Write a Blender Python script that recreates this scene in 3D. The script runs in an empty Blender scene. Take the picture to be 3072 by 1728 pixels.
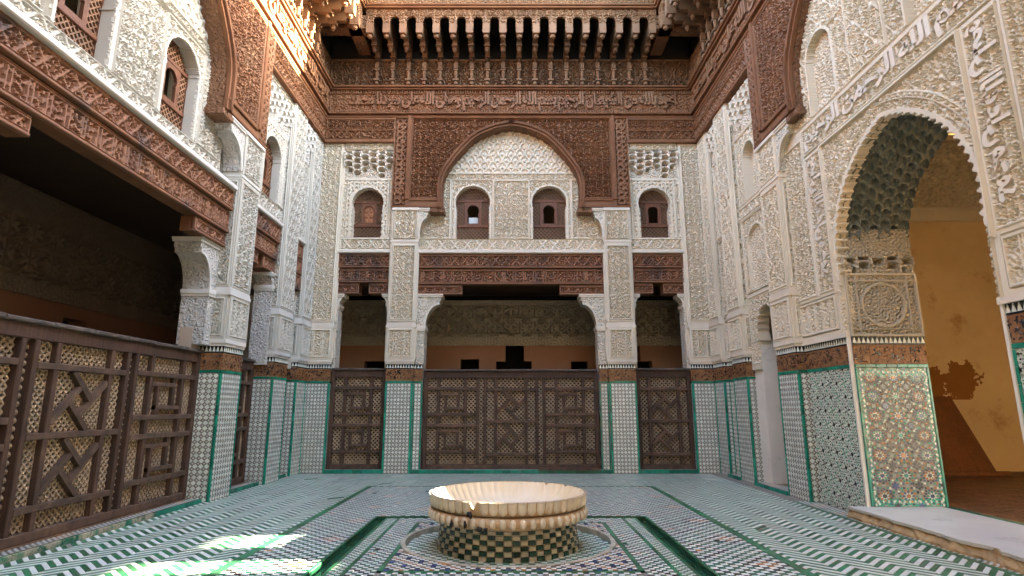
import bpy, math, random
import numpy as np
from mathutils import Matrix, Vector
random.seed(7); RNG = np.random.default_rng(11)
SC = bpy.context.scene; COL = SC.collection
PI = math.pi

# ------------------------------------------------------------------ camera, sky, sun, exposure
CAMZ = 1.4
cd_ = bpy.data.cameras.new('camera'); CAM = bpy.data.objects.new('camera', cd_); COL.objects.link(CAM)
cd_.sensor_width = 36.0; cd_.lens = 36.0*575.0/1024.0; cd_.clip_start = 0.05; cd_.clip_end = 3000
CAM.location = (0, 0, CAMZ)
CAM.rotation_euler = (PI/2 + math.atan(119.5/575.0), 0, math.radians(-0.1))
SC.camera = CAM
SUN_DIR = Vector((-1.0, -0.085, -0.335)).normalized()          # the way the light travels
W = bpy.data.worlds.new('World'); SC.world = W; W.use_nodes = True
_nt = W.node_tree; _bg = _nt.nodes['Background']
_sky = _nt.nodes.new('ShaderNodeTexSky'); _sky.sky_type = 'NISHITA'; _sky.sun_disc = False
_sky.sun_elevation = math.asin(-SUN_DIR.z); _sky.sun_rotation = math.atan2(-SUN_DIR.x, -SUN_DIR.y)
_sky.air_density = 0.9; _sky.dust_density = 3.5; _sky.ozone_density = 0.0; _sky.altitude = 500
_nt.links.new(_sky.outputs[0], _bg.inputs[0]); _bg.inputs[1].default_value = 0.13
_sl = bpy.data.lights.new('sun', 'SUN'); SUN = bpy.data.objects.new('sun', _sl); COL.objects.link(SUN)
_sl.energy = 4.8; _sl.angle = math.radians(0.5); _sl.color = (1.0, 0.90, 0.70)
SUN.rotation_euler = SUN_DIR.to_track_quat('-Z', 'Y').to_euler(); SUN.location = (30, 3, 20)
SC.view_settings.view_transform = 'Standard'; SC.view_settings.look = 'None'
SC.view_settings.gamma = 1.0; SC.view_settings.exposure = 4.9; SC.view_settings.use_curve_mapping = False
SC.cycles.max_bounces = 10; SC.cycles.diffuse_bounces = 7; SC.cycles.glossy_bounces = 3
SC.cycles.caustics_reflective = False; SC.cycles.caustics_refractive = False
SC.cycles.use_denoising = True

# ------------------------------------------------------------------ materials
def mat(name, col, rough=0.8, var=0.12, vscale=3.0, bump=0.0, bscale=40.0, col2=None, streak=0.0, island=0.0,
        grain=0.0, spec=0.3, stain=None, coat=0.0):
    m = bpy.data.materials.new(name); m.use_nodes = True; nt = m.node_tree; N = nt.nodes; L = nt.links
    b = N['Principled BSDF']; b.inputs['Roughness'].default_value = rough
    b.inputs['Specular IOR Level'].default_value = spec
    b.inputs['Coat Weight'].default_value = coat; b.inputs['Coat Roughness'].default_value = 0.12
    g = N.new('ShaderNodeNewGeometry')
    mp = N.new('ShaderNodeMapping'); L.new(g.outputs['Position'], mp.inputs[0])
    if streak: mp.inputs['Scale'].default_value = (1, 1, 1.0-streak)
    nz = N.new('ShaderNodeTexNoise'); nz.inputs['Scale'].default_value = vscale; nz.inputs['Detail'].default_value = 6
    nz.inputs['Roughness'].default_value = 0.62
    L.new(mp.outputs[0], nz.inputs['Vector'])
    rp = N.new('ShaderNodeValToRGB'); rp.color_ramp.elements[0].position = 0.3; rp.color_ramp.elements[1].position = 0.72
    c2 = col2 or tuple(c*(1-var*2) for c in col)
    rp.color_ramp.elements[0].color = (*c2, 1); rp.color_ramp.elements[1].color = (*col, 1)
    L.new(nz.outputs['Fac'], rp.inputs[0]); out = rp.outputs[0]
    if grain:
        mg = N.new('ShaderNodeMapping'); L.new(g.outputs['Position'], mg.inputs[0]); mg.inputs['Scale'].default_value = (9, 9, 9) if grain < 0 else (60, 60, 3)
        n2 = N.new('ShaderNodeTexNoise'); n2.inputs['Scale'].default_value = 1.0; n2.inputs['Detail'].default_value = 5
        L.new(mg.outputs[0], n2.inputs['Vector'])
        mr = N.new('ShaderNodeMapRange'); mr.inputs[1].default_value = .3; mr.inputs[2].default_value = .7
        mr.inputs[3].default_value = 1-abs(grain); mr.inputs[4].default_value = 1+abs(grain)*.6
        L.new(n2.outputs['Fac'], mr.inputs[0])
        mx = N.new('ShaderNodeVectorMath'); mx.operation = 'SCALE'
        L.new(out, mx.inputs[0]); L.new(mr.outputs[0], mx.inputs['Scale']); out = mx.outputs[0]
    if island:
        mr = N.new('ShaderNodeMapRange'); mr.inputs[3].default_value = 1-island; mr.inputs[4].default_value = 1+island*.7
        L.new(g.outputs['Random Per Island'], mr.inputs[0])
        oi = N.new('ShaderNodeObjectInfo'); m2 = N.new('ShaderNodeMapRange'); m2.inputs[3].default_value = 1-island*.8; m2.inputs[4].default_value = 1+island*.5
        L.new(oi.outputs['Random'], m2.inputs[0])
        mu = N.new('ShaderNodeMath'); mu.operation = 'MULTIPLY'; L.new(mr.outputs[0], mu.inputs[0]); L.new(m2.outputs[0], mu.inputs[1])
        mx = N.new('ShaderNodeVectorMath'); mx.operation = 'SCALE'
        L.new(out, mx.inputs[0]); L.new(mu.outputs[0], mx.inputs['Scale']); out = mx.outputs[0]
    if stain:
        sc, sscale, slo, shi = stain
        n3 = N.new('ShaderNodeTexNoise'); n3.inputs['Scale'].default_value = sscale; n3.inputs['Detail'].default_value = 8
        n3.inputs['Roughness'].default_value = .7
        L.new(mp.outputs[0], n3.inputs['Vector'])
        mr = N.new('ShaderNodeMapRange'); mr.inputs[1].default_value = slo; mr.inputs[2].default_value = shi
        L.new(n3.outputs['Fac'], mr.inputs[0])
        mx = N.new('ShaderNodeMix'); mx.data_type = 'RGBA'; L.new(mr.outputs[0], mx.inputs[0]); L.new(out, mx.inputs[6])
        mx.inputs[7].default_value = (*sc, 1); out = mx.outputs[2]
    L.new(out, b.inputs['Base Color'])
    if bump:
        nb = N.new('ShaderNodeTexNoise'); nb.inputs['Scale'].default_value = bscale; nb.inputs['Detail'].default_value = 5
        L.new(g.outputs['Position'], nb.inputs['Vector'])
        bp = N.new('ShaderNodeBump'); bp.inputs['Strength'].default_value = bump; bp.inputs['Distance'].default_value = 0.01
        L.new(nb.outputs['Fac'], bp.inputs['Height']); L.new(bp.outputs[0], b.inputs['Normal'])
    return m
def carved_bump(m, scale=16.0, dist=0.025):
    """fine carving on small pieces: voronoi ridges as relief only"""
    nt = m.node_tree; N = nt.nodes; L = nt.links; b = N['Principled BSDF']
    g = N.new('ShaderNodeNewGeometry'); v = N.new('ShaderNodeTexVoronoi'); v.feature = 'DISTANCE_TO_EDGE'; v.inputs['Scale'].default_value = scale
    n = N.new('ShaderNodeTexNoise'); n.inputs['Scale'].default_value = scale*.6
    ma = N.new('ShaderNodeMixRGB'); ma.inputs[0].default_value = .12; L.new(g.outputs['Position'], n.inputs[0])
    L.new(g.outputs['Position'], ma.inputs[1]); L.new(n.outputs['Color'], ma.inputs[2]); L.new(ma.outputs[0], v.inputs['Vector'])
    mr = N.new('ShaderNodeMapRange'); mr.inputs[1].default_value = .08; mr.inputs[2].default_value = .28; L.new(v.outputs[0], mr.inputs[0])
    bp = N.new('ShaderNodeBump'); bp.inputs['Distance'].default_value = dist; bp.inputs['Strength'].default_value = 1.0
    L.new(mr.outputs[0], bp.inputs['Height']); L.new(bp.outputs[0], b.inputs['Normal'])
    return m
M = {}
M['stucco_back'] = mat('stucco_back', (.675, .60, .465), .9, .07, 1.3, .15, 60, col2=(.59, .53, .41), streak=.6, stain=((.50, .43, .31), 1.0, .55, .78))
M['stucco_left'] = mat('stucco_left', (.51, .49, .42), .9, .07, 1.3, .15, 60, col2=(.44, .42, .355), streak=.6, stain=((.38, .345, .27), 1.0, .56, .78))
M['stucco_right'] = mat('stucco_right', (.67, .59, .44), .9, .07, 1.3, .15, 60, col2=(.59, .52, .385), streak=.6, stain=((.50, .43, .31), 1.0, .55, .78))
M['plain_back'] = mat('plain_back', (.72, .665, .55), .85, .06, 2.0, .2, 30, col2=(.60, .53, .43))
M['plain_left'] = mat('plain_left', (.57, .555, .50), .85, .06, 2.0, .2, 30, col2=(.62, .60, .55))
M['plain_right'] = mat('plain_right', (.71, .65, .52), .85, .06, 2.0, .2, 30, col2=(.60, .51, .39))
for k in ('back', 'left', 'right'):
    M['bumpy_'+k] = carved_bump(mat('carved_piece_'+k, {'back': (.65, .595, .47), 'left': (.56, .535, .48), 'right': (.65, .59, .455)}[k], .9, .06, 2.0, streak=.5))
M['wood'] = mat('carved_cedar', (.240, .116, .054), .70, .14, 1.6, .25, 90, col2=(.155, .070, .032), streak=.3, stain=((.30, .19, .11), .9, .56, .78))
M['wood_mould'] = mat('cedar_moulding', (.215, .098, .045), .78, .15, 2.2, .2, 70, col2=(.135, .058, .027), spec=.2)
M['wood_eave'] = mat('cedar_eave', (.215, .118, .058), .75, .16, 1.8, .3, 60, col2=(.115, .060, .031), island=.10)
M['wood_bump'] = carved_bump(mat('cedar_carved_piece', (.22, .108, .052), .7, .14, 2.0), 14, .02)
M['wood_lintel'] = mat('weathered_lintel', (.25, .125, .062), .72, .14, 1.6, .25, 70, col2=(.22, .105, .064), stain=((.055, .05, .05), 1.1, .52, .68))
M['wood_dark'] = mat('dark_ceiling_wood', (.06, .035, .022), .8, .15, 2.0)
M['gate_wood'] = mat('gate_wood', (.098, .052, .030), .72, .2, 3.0, .5, 120, col2=(.060, .034, .024), grain=.4, island=.22)
M['gate_rail'] = mat('gate_rail', (.135, .080, .049), .75, .2, 3.0, .5, 120, col2=(.075, .047, .033), grain=-.35, island=.25)
M['gate_top'] = mat('gate_top_rail', (.13, .10, .08), .8, .2, 3.0, .6, 90, col2=(.07, .055, .045), grain=-.4)
M['bead'] = mat('turned_lattice', (.43, .315, .20), .7, .15, 4.0, island=.25)
M['bead_dark'] = mat('window_lattice', (.27, .145, .08), .65, .15, 4.0, island=.2)
M['window_wood'] = mat('window_wood', (.17, .070, .034), .6, .18, 3.0, .3, 90, grain=.25)
M['shutter'] = mat('shutter_wood', (.36, .15, .065), .6, .15, 3.0, .3, 90, grain=.25)
M['void'] = mat('unlit_room', (.02, .017, .014), .95, .1, 2.0)
gl = dict(rough=.22, spec=.5, bump=.12, bscale=25, vscale=6.0)
M['green'] = mat('green_glaze', (.018, .285, .170), island=.40, col2=(.014, .19, .12), stain=((.16, .22, .15), 3.5, .58, .74), **gl)
M['green_worn'] = mat('worn_green_glaze', (.05, .20, .115), island=.4, col2=(.03, .14, .08), stain=((.36, .31, .21), 4.0, .44, .56), **gl)
M['green_floor'] = mat('green_floor_tile', (.038, .205, .090), island=.45, col2=(.032, .14, .062), stain=((.10, .13, .075), 1.7, .50, .78), **{**gl, 'rough': .34, 'spec': .38})
M['green_channel'] = mat('channel_green_glaze', (.018, .125, .062), island=.4, col2=(.025, .085, .04), **gl)
M['white_floor'] = mat('white_floor_tile', (.78, .785, .73), island=.13, col2=(.67, .67, .60), stain=((.52, .48, .40), 1.7, .58, .85), **{**gl, 'rough': .34, 'spec': .38})
M['black_floor'] = mat('black_floor_tile', (.018, .019, .020), island=.5, stain=((.09, .08, .065), 1.7, .50, .78), **{**gl, 'rough': .34, 'spec': .38})
M['orange_floor'] = mat('honey_floor_tile', (.42, .17, .035), island=.35, **{**gl, 'rough': .34, 'spec': .38})
M['greend_floor'] = mat('dark_green_floor_tile', (.025, .14, .08), island=.4, **{**gl, 'rough': .34, 'spec': .38})
M['blue_floor'] = mat('blue_floor_tile', (.05, .09, .32), island=.4, **{**gl, 'rough': .34, 'spec': .38})
M['white_tile'] = mat('white_zellige', (.72, .755, .66), island=.14, col2=(.60, .63, .53), **gl)
M['black_tile'] = mat('black_zellige', (.016, .017, .019), island=.5, **gl)
M['orange_tile'] = mat('honey_zellige', (.42, .16, .035), island=.3, **gl)
M['blue_tile'] = mat('blue_zellige', (.035, .06, .14), island=.4, **gl)
M['grey_tile'] = mat('grey_green_zellige', (.30, .36, .29), island=.25, **gl)
M['grout'] = mat('grout', (.42, .38, .31), .9, .15, 8.0)
M['cream_kerb'] = mat('cream_kerb_tile', (.56, .50, .38), .5, .1, 6.0, island=.2)
M['grout_dark'] = mat('floor_joint', (.30, .27, .22), .9, .2, 5.0)
M['brown_tile'] = mat('brown_inscription_tile', (.33, .165, .065), .4, .3, 9.0, .1, 30, col2=(.13, .05, .02))
M['marble'] = mat('threshold_marble', (.68, .655, .585), .4, .06, 1.2, .08, 20, col2=(.55, .52, .46), stain=((.40, .36, .31), 2.3, .60, .70))
M['rubble'] = mat('broken_stone_edge', (.50, .34, .16), .95, .25, 7.0, .9, 25, col2=(.26, .16, .075))
M['basin'] = mat('aged_marble', (.52, .39, .24), .5, .06, 3.0, .15, 40, col2=(.38, .24, .12), stain=((.42, .22, .09), 4.5, .58, .74))
M['basin_lobe'] = mat('basin_lobe_marble', (.66, .615, .50), .5, .06, 5.0, .15, 40, col2=(.56, .47, .33), island=.12, stain=((.40, .22, .10), 6.0, .60, .74))
M['basin_in'] = mat('basin_inside_marble', (.66, .61, .52), .45, .05, 2.2, .1, 30, col2=(.60, .49, .32), streak=.7)
M['black_stain'] = mat('crack_black', (.03, .028, .025), .8, .2, 8.0)
M['ochre'] = mat('ochre_plaster', (.49, .375, .20), .9, .08, .8, .25, 9, col2=(.40, .29, .14), stain=((.32, .19, .08), 1.3, .58, .70))
M['ochre_dark'] = mat('dark_ochre_blot', (.20, .085, .018), .95, .1, 3.0)
M['pink'] = mat('pink_plaster', (.42, .225, .12), .9, .1, 1.0, .15, 15, col2=(.34, .17, .085))
M['pale_pink'] = mat('pale_pink_plaster', (.50, .40, .30), .85, .06, 2.0)
M['shade_stucco'] = mat('shade_toned_stucco', (.13, .105, .075), .9, .1, 1.5)  # darker copy of the gallery stucco; the arcade's shade is in its colour
M['shade_pink'] = mat('shade_toned_plaster', (.17, .085, .048), .9, .1, 1.0)  # pink plaster darkened to carry the left arcade's shade
M['shade_dado'] = mat('shade_toned_dado', (.045, .035, .028), .7, .2, 3.0)  # near-black tone stands in for the shade behind the gates
M['eave_dark'] = mat('shade_dark_eave_boards', (.022, .018, .015), .9, .15, 2.0)  # deep shade between the brackets put into a near-black board colour
M['white_plaster'] = mat('white_plaster', (.70, .66, .565), .85, .06, 2.0, .3, 12, stain=((.38, .33, .27), 2.6, .60, .70))
M['gallery_stucco'] = mat('gallery_stucco', (.44, .39, .285), .9, .08, 1.5)
M['terracotta'] = mat('terracotta_floor', (.24, .12, .055), .45, .2, 2.0, .2, 20, col2=(.14, .07, .033), island=.3)
M['terra_joint'] = mat('pale_joint', (.52, .33, .15), .9, .1, 4.0)
M['ground'] = mat('packed_earth', (.22, .17, .12), .95, .15, .4, .4, 6)
M['mass'] = mat('rough_plaster_mass', (.55, .44, .31), .95, .1, .8, .3, 8)
M['rooftile'] = mat('green_roof_tile', (.05, .16, .08), .4, .3, 2.5, island=.3)
M['weed'] = mat('dry_grass', (.34, .30, .13), .9, .2, 5.0, island=.3)
M['soffit'] = mat('stalactite_grey', (.22, .23, .185), .9, .2, 4.0, .3, 40, col2=(.13, .14, .11))
M['card'] = mat('white_card', (.70, .72, .68), .7, .03, 5.0)
M['board'] = mat('leaning_board_wood', (.17, .065, .02), .7, .2, 2.5, .3, 60, grain=.3)

# ------------------------------------------------------------------ mesh helpers
class MB:
    def __init__(s): s.v = []; s.f = []; s.m = []
    def add(s, verts, faces, mi=0):
        b = len(s.v); s.v.extend(verts); s.f.extend([tuple(i+b for i in f) for f in faces]); s.m.extend([mi]*len(faces)); return s
BOXF = [(0, 3, 2, 1), (4, 5, 6, 7), (0, 1, 5, 4), (1, 2, 6, 5), (2, 3, 7, 6), (3, 0, 4, 7)]
class Frame:
    """u along a wall, h outwards from it, z up"""
    def __init__(s, o, U, N): s.o = np.array(o, float); s.U = np.array(U, float); s.N = np.array(N, float)
    def pt(s, u, h, z): p = s.o+s.U*u+s.N*h; return (float(p[0]), float(p[1]), float(p[2]+z))
    def pts(s, u, h, z):
        P = s.o[None]+u[:, None]*s.U[None]+h[:, None]*s.N[None]; P[:, 2] += z; return P
    def side(s, u, sg): return Frame(s.pt(u, 0, 0), -s.N, s.U*sg)
    def box(s, mb, u0, u1, h0, h1, z0, z1, mi=0):
        mb.add([s.pt(u0, h0, z0), s.pt(u1, h0, z0), s.pt(u1, h1, z0), s.pt(u0, h1, z0),
                s.pt(u0, h0, z1), s.pt(u1, h0, z1), s.pt(u1, h1, z1), s.pt(u0, h1, z1)], BOXF, mi)
    def bevbox(s, mb, u0, u1, h0, h1, z0, z1, b=.008, mi=0):
        """box whose outer (h1) face is chamfered"""
        mb.add([s.pt(u0, h0, z0), s.pt(u1, h0, z0), s.pt(u1, h0, z1), s.pt(u0, h0, z1),
                s.pt(u0, h1-b, z0), s.pt(u1, h1-b, z0), s.pt(u1, h1-b, z1), s.pt(u0, h1-b, z1),
                s.pt(u0+b, h1, z0+b), s.pt(u1-b, h1, z0+b), s.pt(u1-b, h1, z1-b), s.pt(u0+b, h1, z1-b)],
               [(0, 3, 2, 1), (0, 1, 5, 4), (1, 2, 6, 5), (2, 3, 7, 6), (3, 0, 4, 7), (4, 5, 9, 8), (5, 6, 10, 9), (6, 7, 11, 10), (7, 4, 8, 11), (8, 9, 10, 11)], mi)
    def prism(s, mb, poly, h0, h1, mi=0):
        """polygon in (u, z) given a thickness in h"""
        n = len(poly)
        mb.add([s.pt(u, h0, z) for u, z in poly]+[s.pt(u, h1, z) for u, z in poly],
               [tuple(range(n))[::-1], tuple(range(n, 2*n))]+[(i, (i+1) % n, n+(i+1) % n, n+i) for i in range(n)], mi)
    def prism_u(s, mb, poly, u0, u1, mi=0):
        """profile in (h, z) run along u"""
        n = len(poly)
        mb.add([s.pt(u0, h, z) for h, z in poly]+[s.pt(u1, h, z) for h, z in poly],
               [tuple(range(n))[::-1], tuple(range(n, 2*n))]+[(i, (i+1) % n, n+(i+1) % n, n+i) for i in range(n)], mi)
    def bar(s, mb, a, b, w, h0, h1, mi=0):
        """bar from a to b (u, z) with width w"""
        a = np.array(a, float); b = np.array(b, float); d = b-a; L = np.hypot(*d)
        if L < 1e-6: return
        d /= L; n = np.array((-d[1], d[0]))*w/2
        s.prism(mb, [tuple(a-n), tuple(b-n), tuple(b+n), tuple(a+n)], h0, h1, mi)

def link(o, parent=None):
    COL.objects.link(o)
    if parent is not None:
        o.parent = parent; m = Matrix.Translation(parent.location) if parent.type == 'EMPTY' else Matrix()
        if parent.type == 'EMPTY': o.matrix_parent_inverse = m.inverted()
    return o
def obj(name, mb, mats, parent=None, smooth=False, kind=None, label=None):
    me = bpy.data.meshes.new(name)
    me.from_pydata(mb.v, [], mb.f)
    mats = mats if isinstance(mats, (list, tuple)) else [mats]
    for m in mats: me.materials.append(M[m] if isinstance(m, str) else m)
    if len(mats) > 1: me.polygons.foreach_set('material_index', mb.m)
    if smooth: me.polygons.foreach_set('use_smooth', [True]*len(me.polygons))
    me.update()
    o = bpy.data.objects.new(name, me); link(o, parent)
    if kind: o['kind'] = kind
    if label: o['label'] = label
    return o
def fast_mesh(name, V, Q, mats, mi=None, smooth=False):
    me = bpy.data.meshes.new(name)
    me.vertices.add(len(V)); me.vertices.foreach_set('co', np.ascontiguousarray(V, dtype=np.float32).ravel())
    k = Q.shape[1]
    me.loops.add(Q.size); me.loops.foreach_set('vertex_index', np.ascontiguousarray(Q, dtype=np.int32).ravel())
    me.polygons.add(len(Q)); me.polygons.foreach_set('loop_start', np.arange(0, Q.size, k, dtype=np.int32))
    for m in mats: me.materials.append(M[m])
    if mi is not None: me.polygons.foreach_set('material_index', np.ascontiguousarray(mi, dtype=np.int32))
    me.polygons.foreach_set('use_smooth', np.full(len(Q), bool(smooth)))
    me.update(calc_edges=True)
    return me
def thing(name, label, cat, loc=(0, 0, 0), group=None, kind=None):
    o = bpy.data.objects.new(name, None); o.location = loc; o.empty_display_size = .2; COL.objects.link(o)
    if kind: o['kind'] = kind
    if label: o['label'] = label
    if cat: o['category'] = cat
    if group: o['group'] = group
    return o
def tag(o, label, cat, group=None):
    o['label'] = label; o['category'] = cat
    if group: o['group'] = group
    return o

# ------------------------------------------------------------------ carved patterns (height 0..1)
def band_noise(n=512, wl=12.0, width=.20, seed=1):
    r = np.random.default_rng(seed); a = np.fft.fft2(r.standard_normal((n, n)))
    k = np.fft.fftfreq(n)[:, None]**2+np.fft.fftfreq(n)[None, :]**2; k = np.sqrt(k)*wl
    a *= np.exp(-((k-1)/width)**2); x = np.real(np.fft.ifft2(a)); return x/x.std()
LAB = [band_noise(seed=s) for s in (1, 5, 9)]
def lab(u, z, lam, k=0):
    s = 12.0/lam; return LAB[k][np.floor(z*s).astype(int) % 512, np.floor(u*s).astype(int) % 512]
def sat(x, g=4.0): return np.clip(x*g+.5, 0, 1)
def tri(x): return np.abs((x % 1.0)-.5)
def scroll(U, Z, cu, cz, cell, lam, k=0):
    """mirrored spiral tendrils with leaf lobes, one spiral to a cell"""
    cell = cell*.74; lam = lam*.78
    x = (U-cu)/cell; z = (Z-cz)/cell; z = z+.5*(np.floor(x+.5) % 2)*(k % 2); i = np.floor(x+.5); j = np.floor(z+.5)
    x = (x-i)*cell; z = (z-j)*cell; sg = np.where((i+j) % 2 == 0, 1.0, -1.0); th = np.arctan2(z, x*sg); r = np.hypot(x, z)
    a = np.cos(2*PI*r/lam-th); b = np.cos((5+k)*th+2*PI*r/(lam*1.9)+k)
    e = np.maximum(np.abs(x), np.abs(z))/(cell*.5)
    return sat(np.where(e > .86, .55-np.abs(e-.95)*9, a*.62+b*.45-.05)+.10*lab(U, Z, .09, k % 3), 2.6)
def P_arab(lam=.055, pu=.36, pz=.62, k=0):
    def f(U, Z, c):
        cell = max(lam*3.3, pu/2); h = scroll(U, Z, c[0]+pu/4, c[1]+pu/4, cell, lam*1.12, k)
        med = np.cos(2*PI*(U-c[0])/pu)+np.cos(2*PI*(Z-c[1])/pz)
        rid = np.clip(1.35-np.abs(med-.12)/.20, 0, 1); gut = np.abs(np.abs(med-.12)-.36) < .10
        return np.where(rid > .3, rid, np.where(gut, 0.0, h*.88))
    return f
def P_vine(lam=.055, k=1):
    return lambda U, Z, c: scroll(U, Z, c[0], c[1], lam*3.9, lam*1.12, k)
def P_sebka(pu=.26, pz=.42, lam=.05):
    def f(U, Z, c):
        m = np.cos(2*PI*(U-c[0])/pu)+np.cos(2*PI*(Z-c[1])/pz)
        q = np.abs(np.cos(2*PI*(U-c[0])/pu)-np.cos(2*PI*(Z-c[1])/pz))
        fl = .75*sat(np.cos(q*7.5)*.7+np.cos(m*6)*.4, 2.0)
        return np.where(np.abs(m) < .34, np.clip(1.6-np.abs(m)/.26, 0, 1), np.where(np.abs(m) < .52, 0, fl))
    return f
def P_star(p=.16):
    def f(U, Z, c):
        x = (U-c[0])/p; z = (Z-c[1])/p; h = 0
        for a, b, s in ((1, 0, 1), (0, 1, 1), (.7071, .7071, 1.0), (.7071, -.7071, 1.0)):
            t = np.abs(((a*x+b*z)*s+.25) % 1-.5); h = np.maximum(h, np.clip((.20-t)/.07, 0, 1))
        return h
    return f
def P_scale(pu=.22, pz=.17):
    def f(U, Z, c):
        z = (Z-c[1])/pz; j = np.floor(z); x = ((U-c[0])/pu+.5*(j % 2)) % 1-.5; y = (z-j)
        r = np.sqrt((x*1.0)**2*4+(y*.9)**2); return np.clip(.5+.9*np.sin(r*8.5), 0, 1)
    return f
def P_kufic(p=.20, lam=.05):
    def f(U, Z, c):
        t = ((U-c[0])/p) % 1; bars = (np.abs(t-.2) < .06) | (np.abs(t-.42) < .06)
        return np.maximum(bars*1.0, .8*sat(lab(U, Z*.8, lam, 1)))
    return f
def P_diamond(p=.30):
    def f(U, Z, c):
        x = (U-c[0])/p; z = (Z-c[1])/p*.8; a = np.abs(((x+z) % 1)-.5); b = np.abs(((x-z) % 1)-.5)
        return np.maximum(np.clip((.12-np.minimum(a, b))/.05, 0, 1), .7*sat(lab(U, Z, .05, 0)))
    return f
def P_dent(p=.07):
    return lambda U, Z, c: ((((U-c[0])/p) % 1) < .55)*1.0
def P_flat(v=.9): return lambda U, Z, c: np.full(U.shape, v)
AR = P_arab(); AR2 = P_arab(.06, .30, .44, 1); VI = P_vine(); SE = P_sebka(); ST = P_star(); SCL = P_scale(); FL = P_flat(); KU = P_kufic(); DI = P_diamond()

DK = 1.75
def layout(rects, base=FL, depth=.03):
    """rects: (u0,u1,z0,z1,pattern,border[,sink])"""
    def f(U, Z):
        dp = depth*DK; c = (float(U.mean()), float(Z.mean())); H = base(U, Z, c)*dp
        for r in rects:
            u0, u1, z0, z1, pat, b = r[:6]; sink = r[6] if len(r) > 6 else 0.0
            ins = (U > u0) & (U < u1) & (Z > z0) & (Z < z1)
            if not ins.any(): continue
            e = np.minimum(np.minimum(U-u0, u1-U), np.minimum(Z-z0, z1-Z))
            hh = pat(U, Z, ((u0+u1)/2, (z0+z1)/2))*dp-sink
            if b: hh = np.where(e < b, np.where(e < b*.25, dp*.2, dp*1.25), hh)
            H = np.where(ins, hh, H)
        return H
    return f
def relief(name, fr, u0, u1, z0, z1, res, hf, mats, parent, base=0.0, skirt=.06, mask=None, smooth=False, kind=None, matf=None):
    """carved slab: a fine grid pushed out along the wall normal, with its edges closed back"""
    nu = max(2, int(round((u1-u0)/res))); nz = max(2, int(round((z1-z0)/res)))
    u = np.linspace(u0, u1, nu+1); z = np.linspace(z0, z1, nz+1); U, Z = np.meshgrid(u, z)
    H = hf(U, Z)+base
    V = fr.pts(U.ravel(), H.ravel(), Z.ravel())
    idx = np.arange((nu+1)*(nz+1)).reshape(nz+1, nu+1)
    Q = np.stack([idx[:-1, :-1], idx[:-1, 1:], idx[1:, 1:], idx[1:, :-1]], -1)
    if mask is None: K = np.ones((nz, nu), bool)
    else:
        uc = (u[:-1]+u[1:])/2; zc = (z[:-1]+z[1:])/2; UC, ZC = np.meshgrid(uc, zc); K = mask(UC, ZC)
    Qk = Q[K]
    mi = None
    if matf is not None:
        Hc = (H[:-1, :-1]+H[1:, 1:]+H[1:, :-1]+H[:-1, 1:])/4-base; mi = matf(Hc)[K]
    Kp = np.pad(K, 1); E = []
    for dz, du, a, b in ((0, -1, 3, 0), (0, 1, 1, 2), (-1, 0, 0, 1), (1, 0, 2, 3)):
        nb = Kp[1+dz:1+dz+nz, 1+du:1+du+nu]; e = Q[K & ~nb]; E.append(e[:, [a, b]])
    E = np.concatenate(E)
    W_ = fr.pts(U.ravel(), np.full(U.size, base-skirt), Z.ravel())
    used = np.unique(E); rm = np.full(len(V), -1); rm[used] = len(V)+np.arange(len(used))
    V2 = np.concatenate([V, W_[used]]); QS = np.stack([E[:, 1], E[:, 0], rm[E[:, 0]], rm[E[:, 1]]], -1)
    QQ = np.concatenate([Qk, QS])
    if mi is not None: mi = np.concatenate([mi, np.zeros(len(QS), int)])
    keep = np.unique(QQ); r2 = np.full(len(V2), -1); r2[keep] = np.arange(len(keep))
    me = fast_mesh(name, V2[keep], r2[QQ], mats if isinstance(mats, (list, tuple)) else [mats], mi, smooth)
    o = bpy.data.objects.new(name, me); link(o, parent)
    if kind: o['kind'] = kind
    return o

# ------------------------------------------------------------------ lettering in relief
_A = dict(zip('ابةتثجحخدذرزسشصضطظعغفقكلمنهوىي', [0xFE8D, 0xFE8F, 0xFE93, 0xFE95, 0xFE99, 0xFE9D, 0xFEA1, 0xFEA5, 0xFEA9, 0xFEAB, 0xFEAD, 0xFEAF, 0xFEB1, 0xFEB5, 0xFEB9, 0xFEBD, 0xFEC1, 0xFEC5, 0xFEC9, 0xFECD, 0xFED1, 0xFED5, 0xFED9, 0xFEDD, 0xFEE1, 0xFEE5, 0xFEE9, 0xFEED, 0xFEEF, 0xFEF1]))
_NC = set('اةدذرزوى ')
def shape_ar(s):
    s = s.replace('لا', '\ufefb'); out = []
    for i, c in enumerate(s):
        p = i > 0 and s[i-1] not in _NC and s[i-1] != '\ufefb'
        if c == '\ufefb': out.append(chr(0xFEFC if p else 0xFEFB)); continue
        if c == ' ': out.append(c); continue
        n = i+1 < len(s) and s[i+1] != ' ' and c not in _NC
        out.append(chr(_A[c]+(3 if p and n else 2 if n else 1 if p else 0)))
    return ''.join(reversed(out))
_TX = {}
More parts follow.
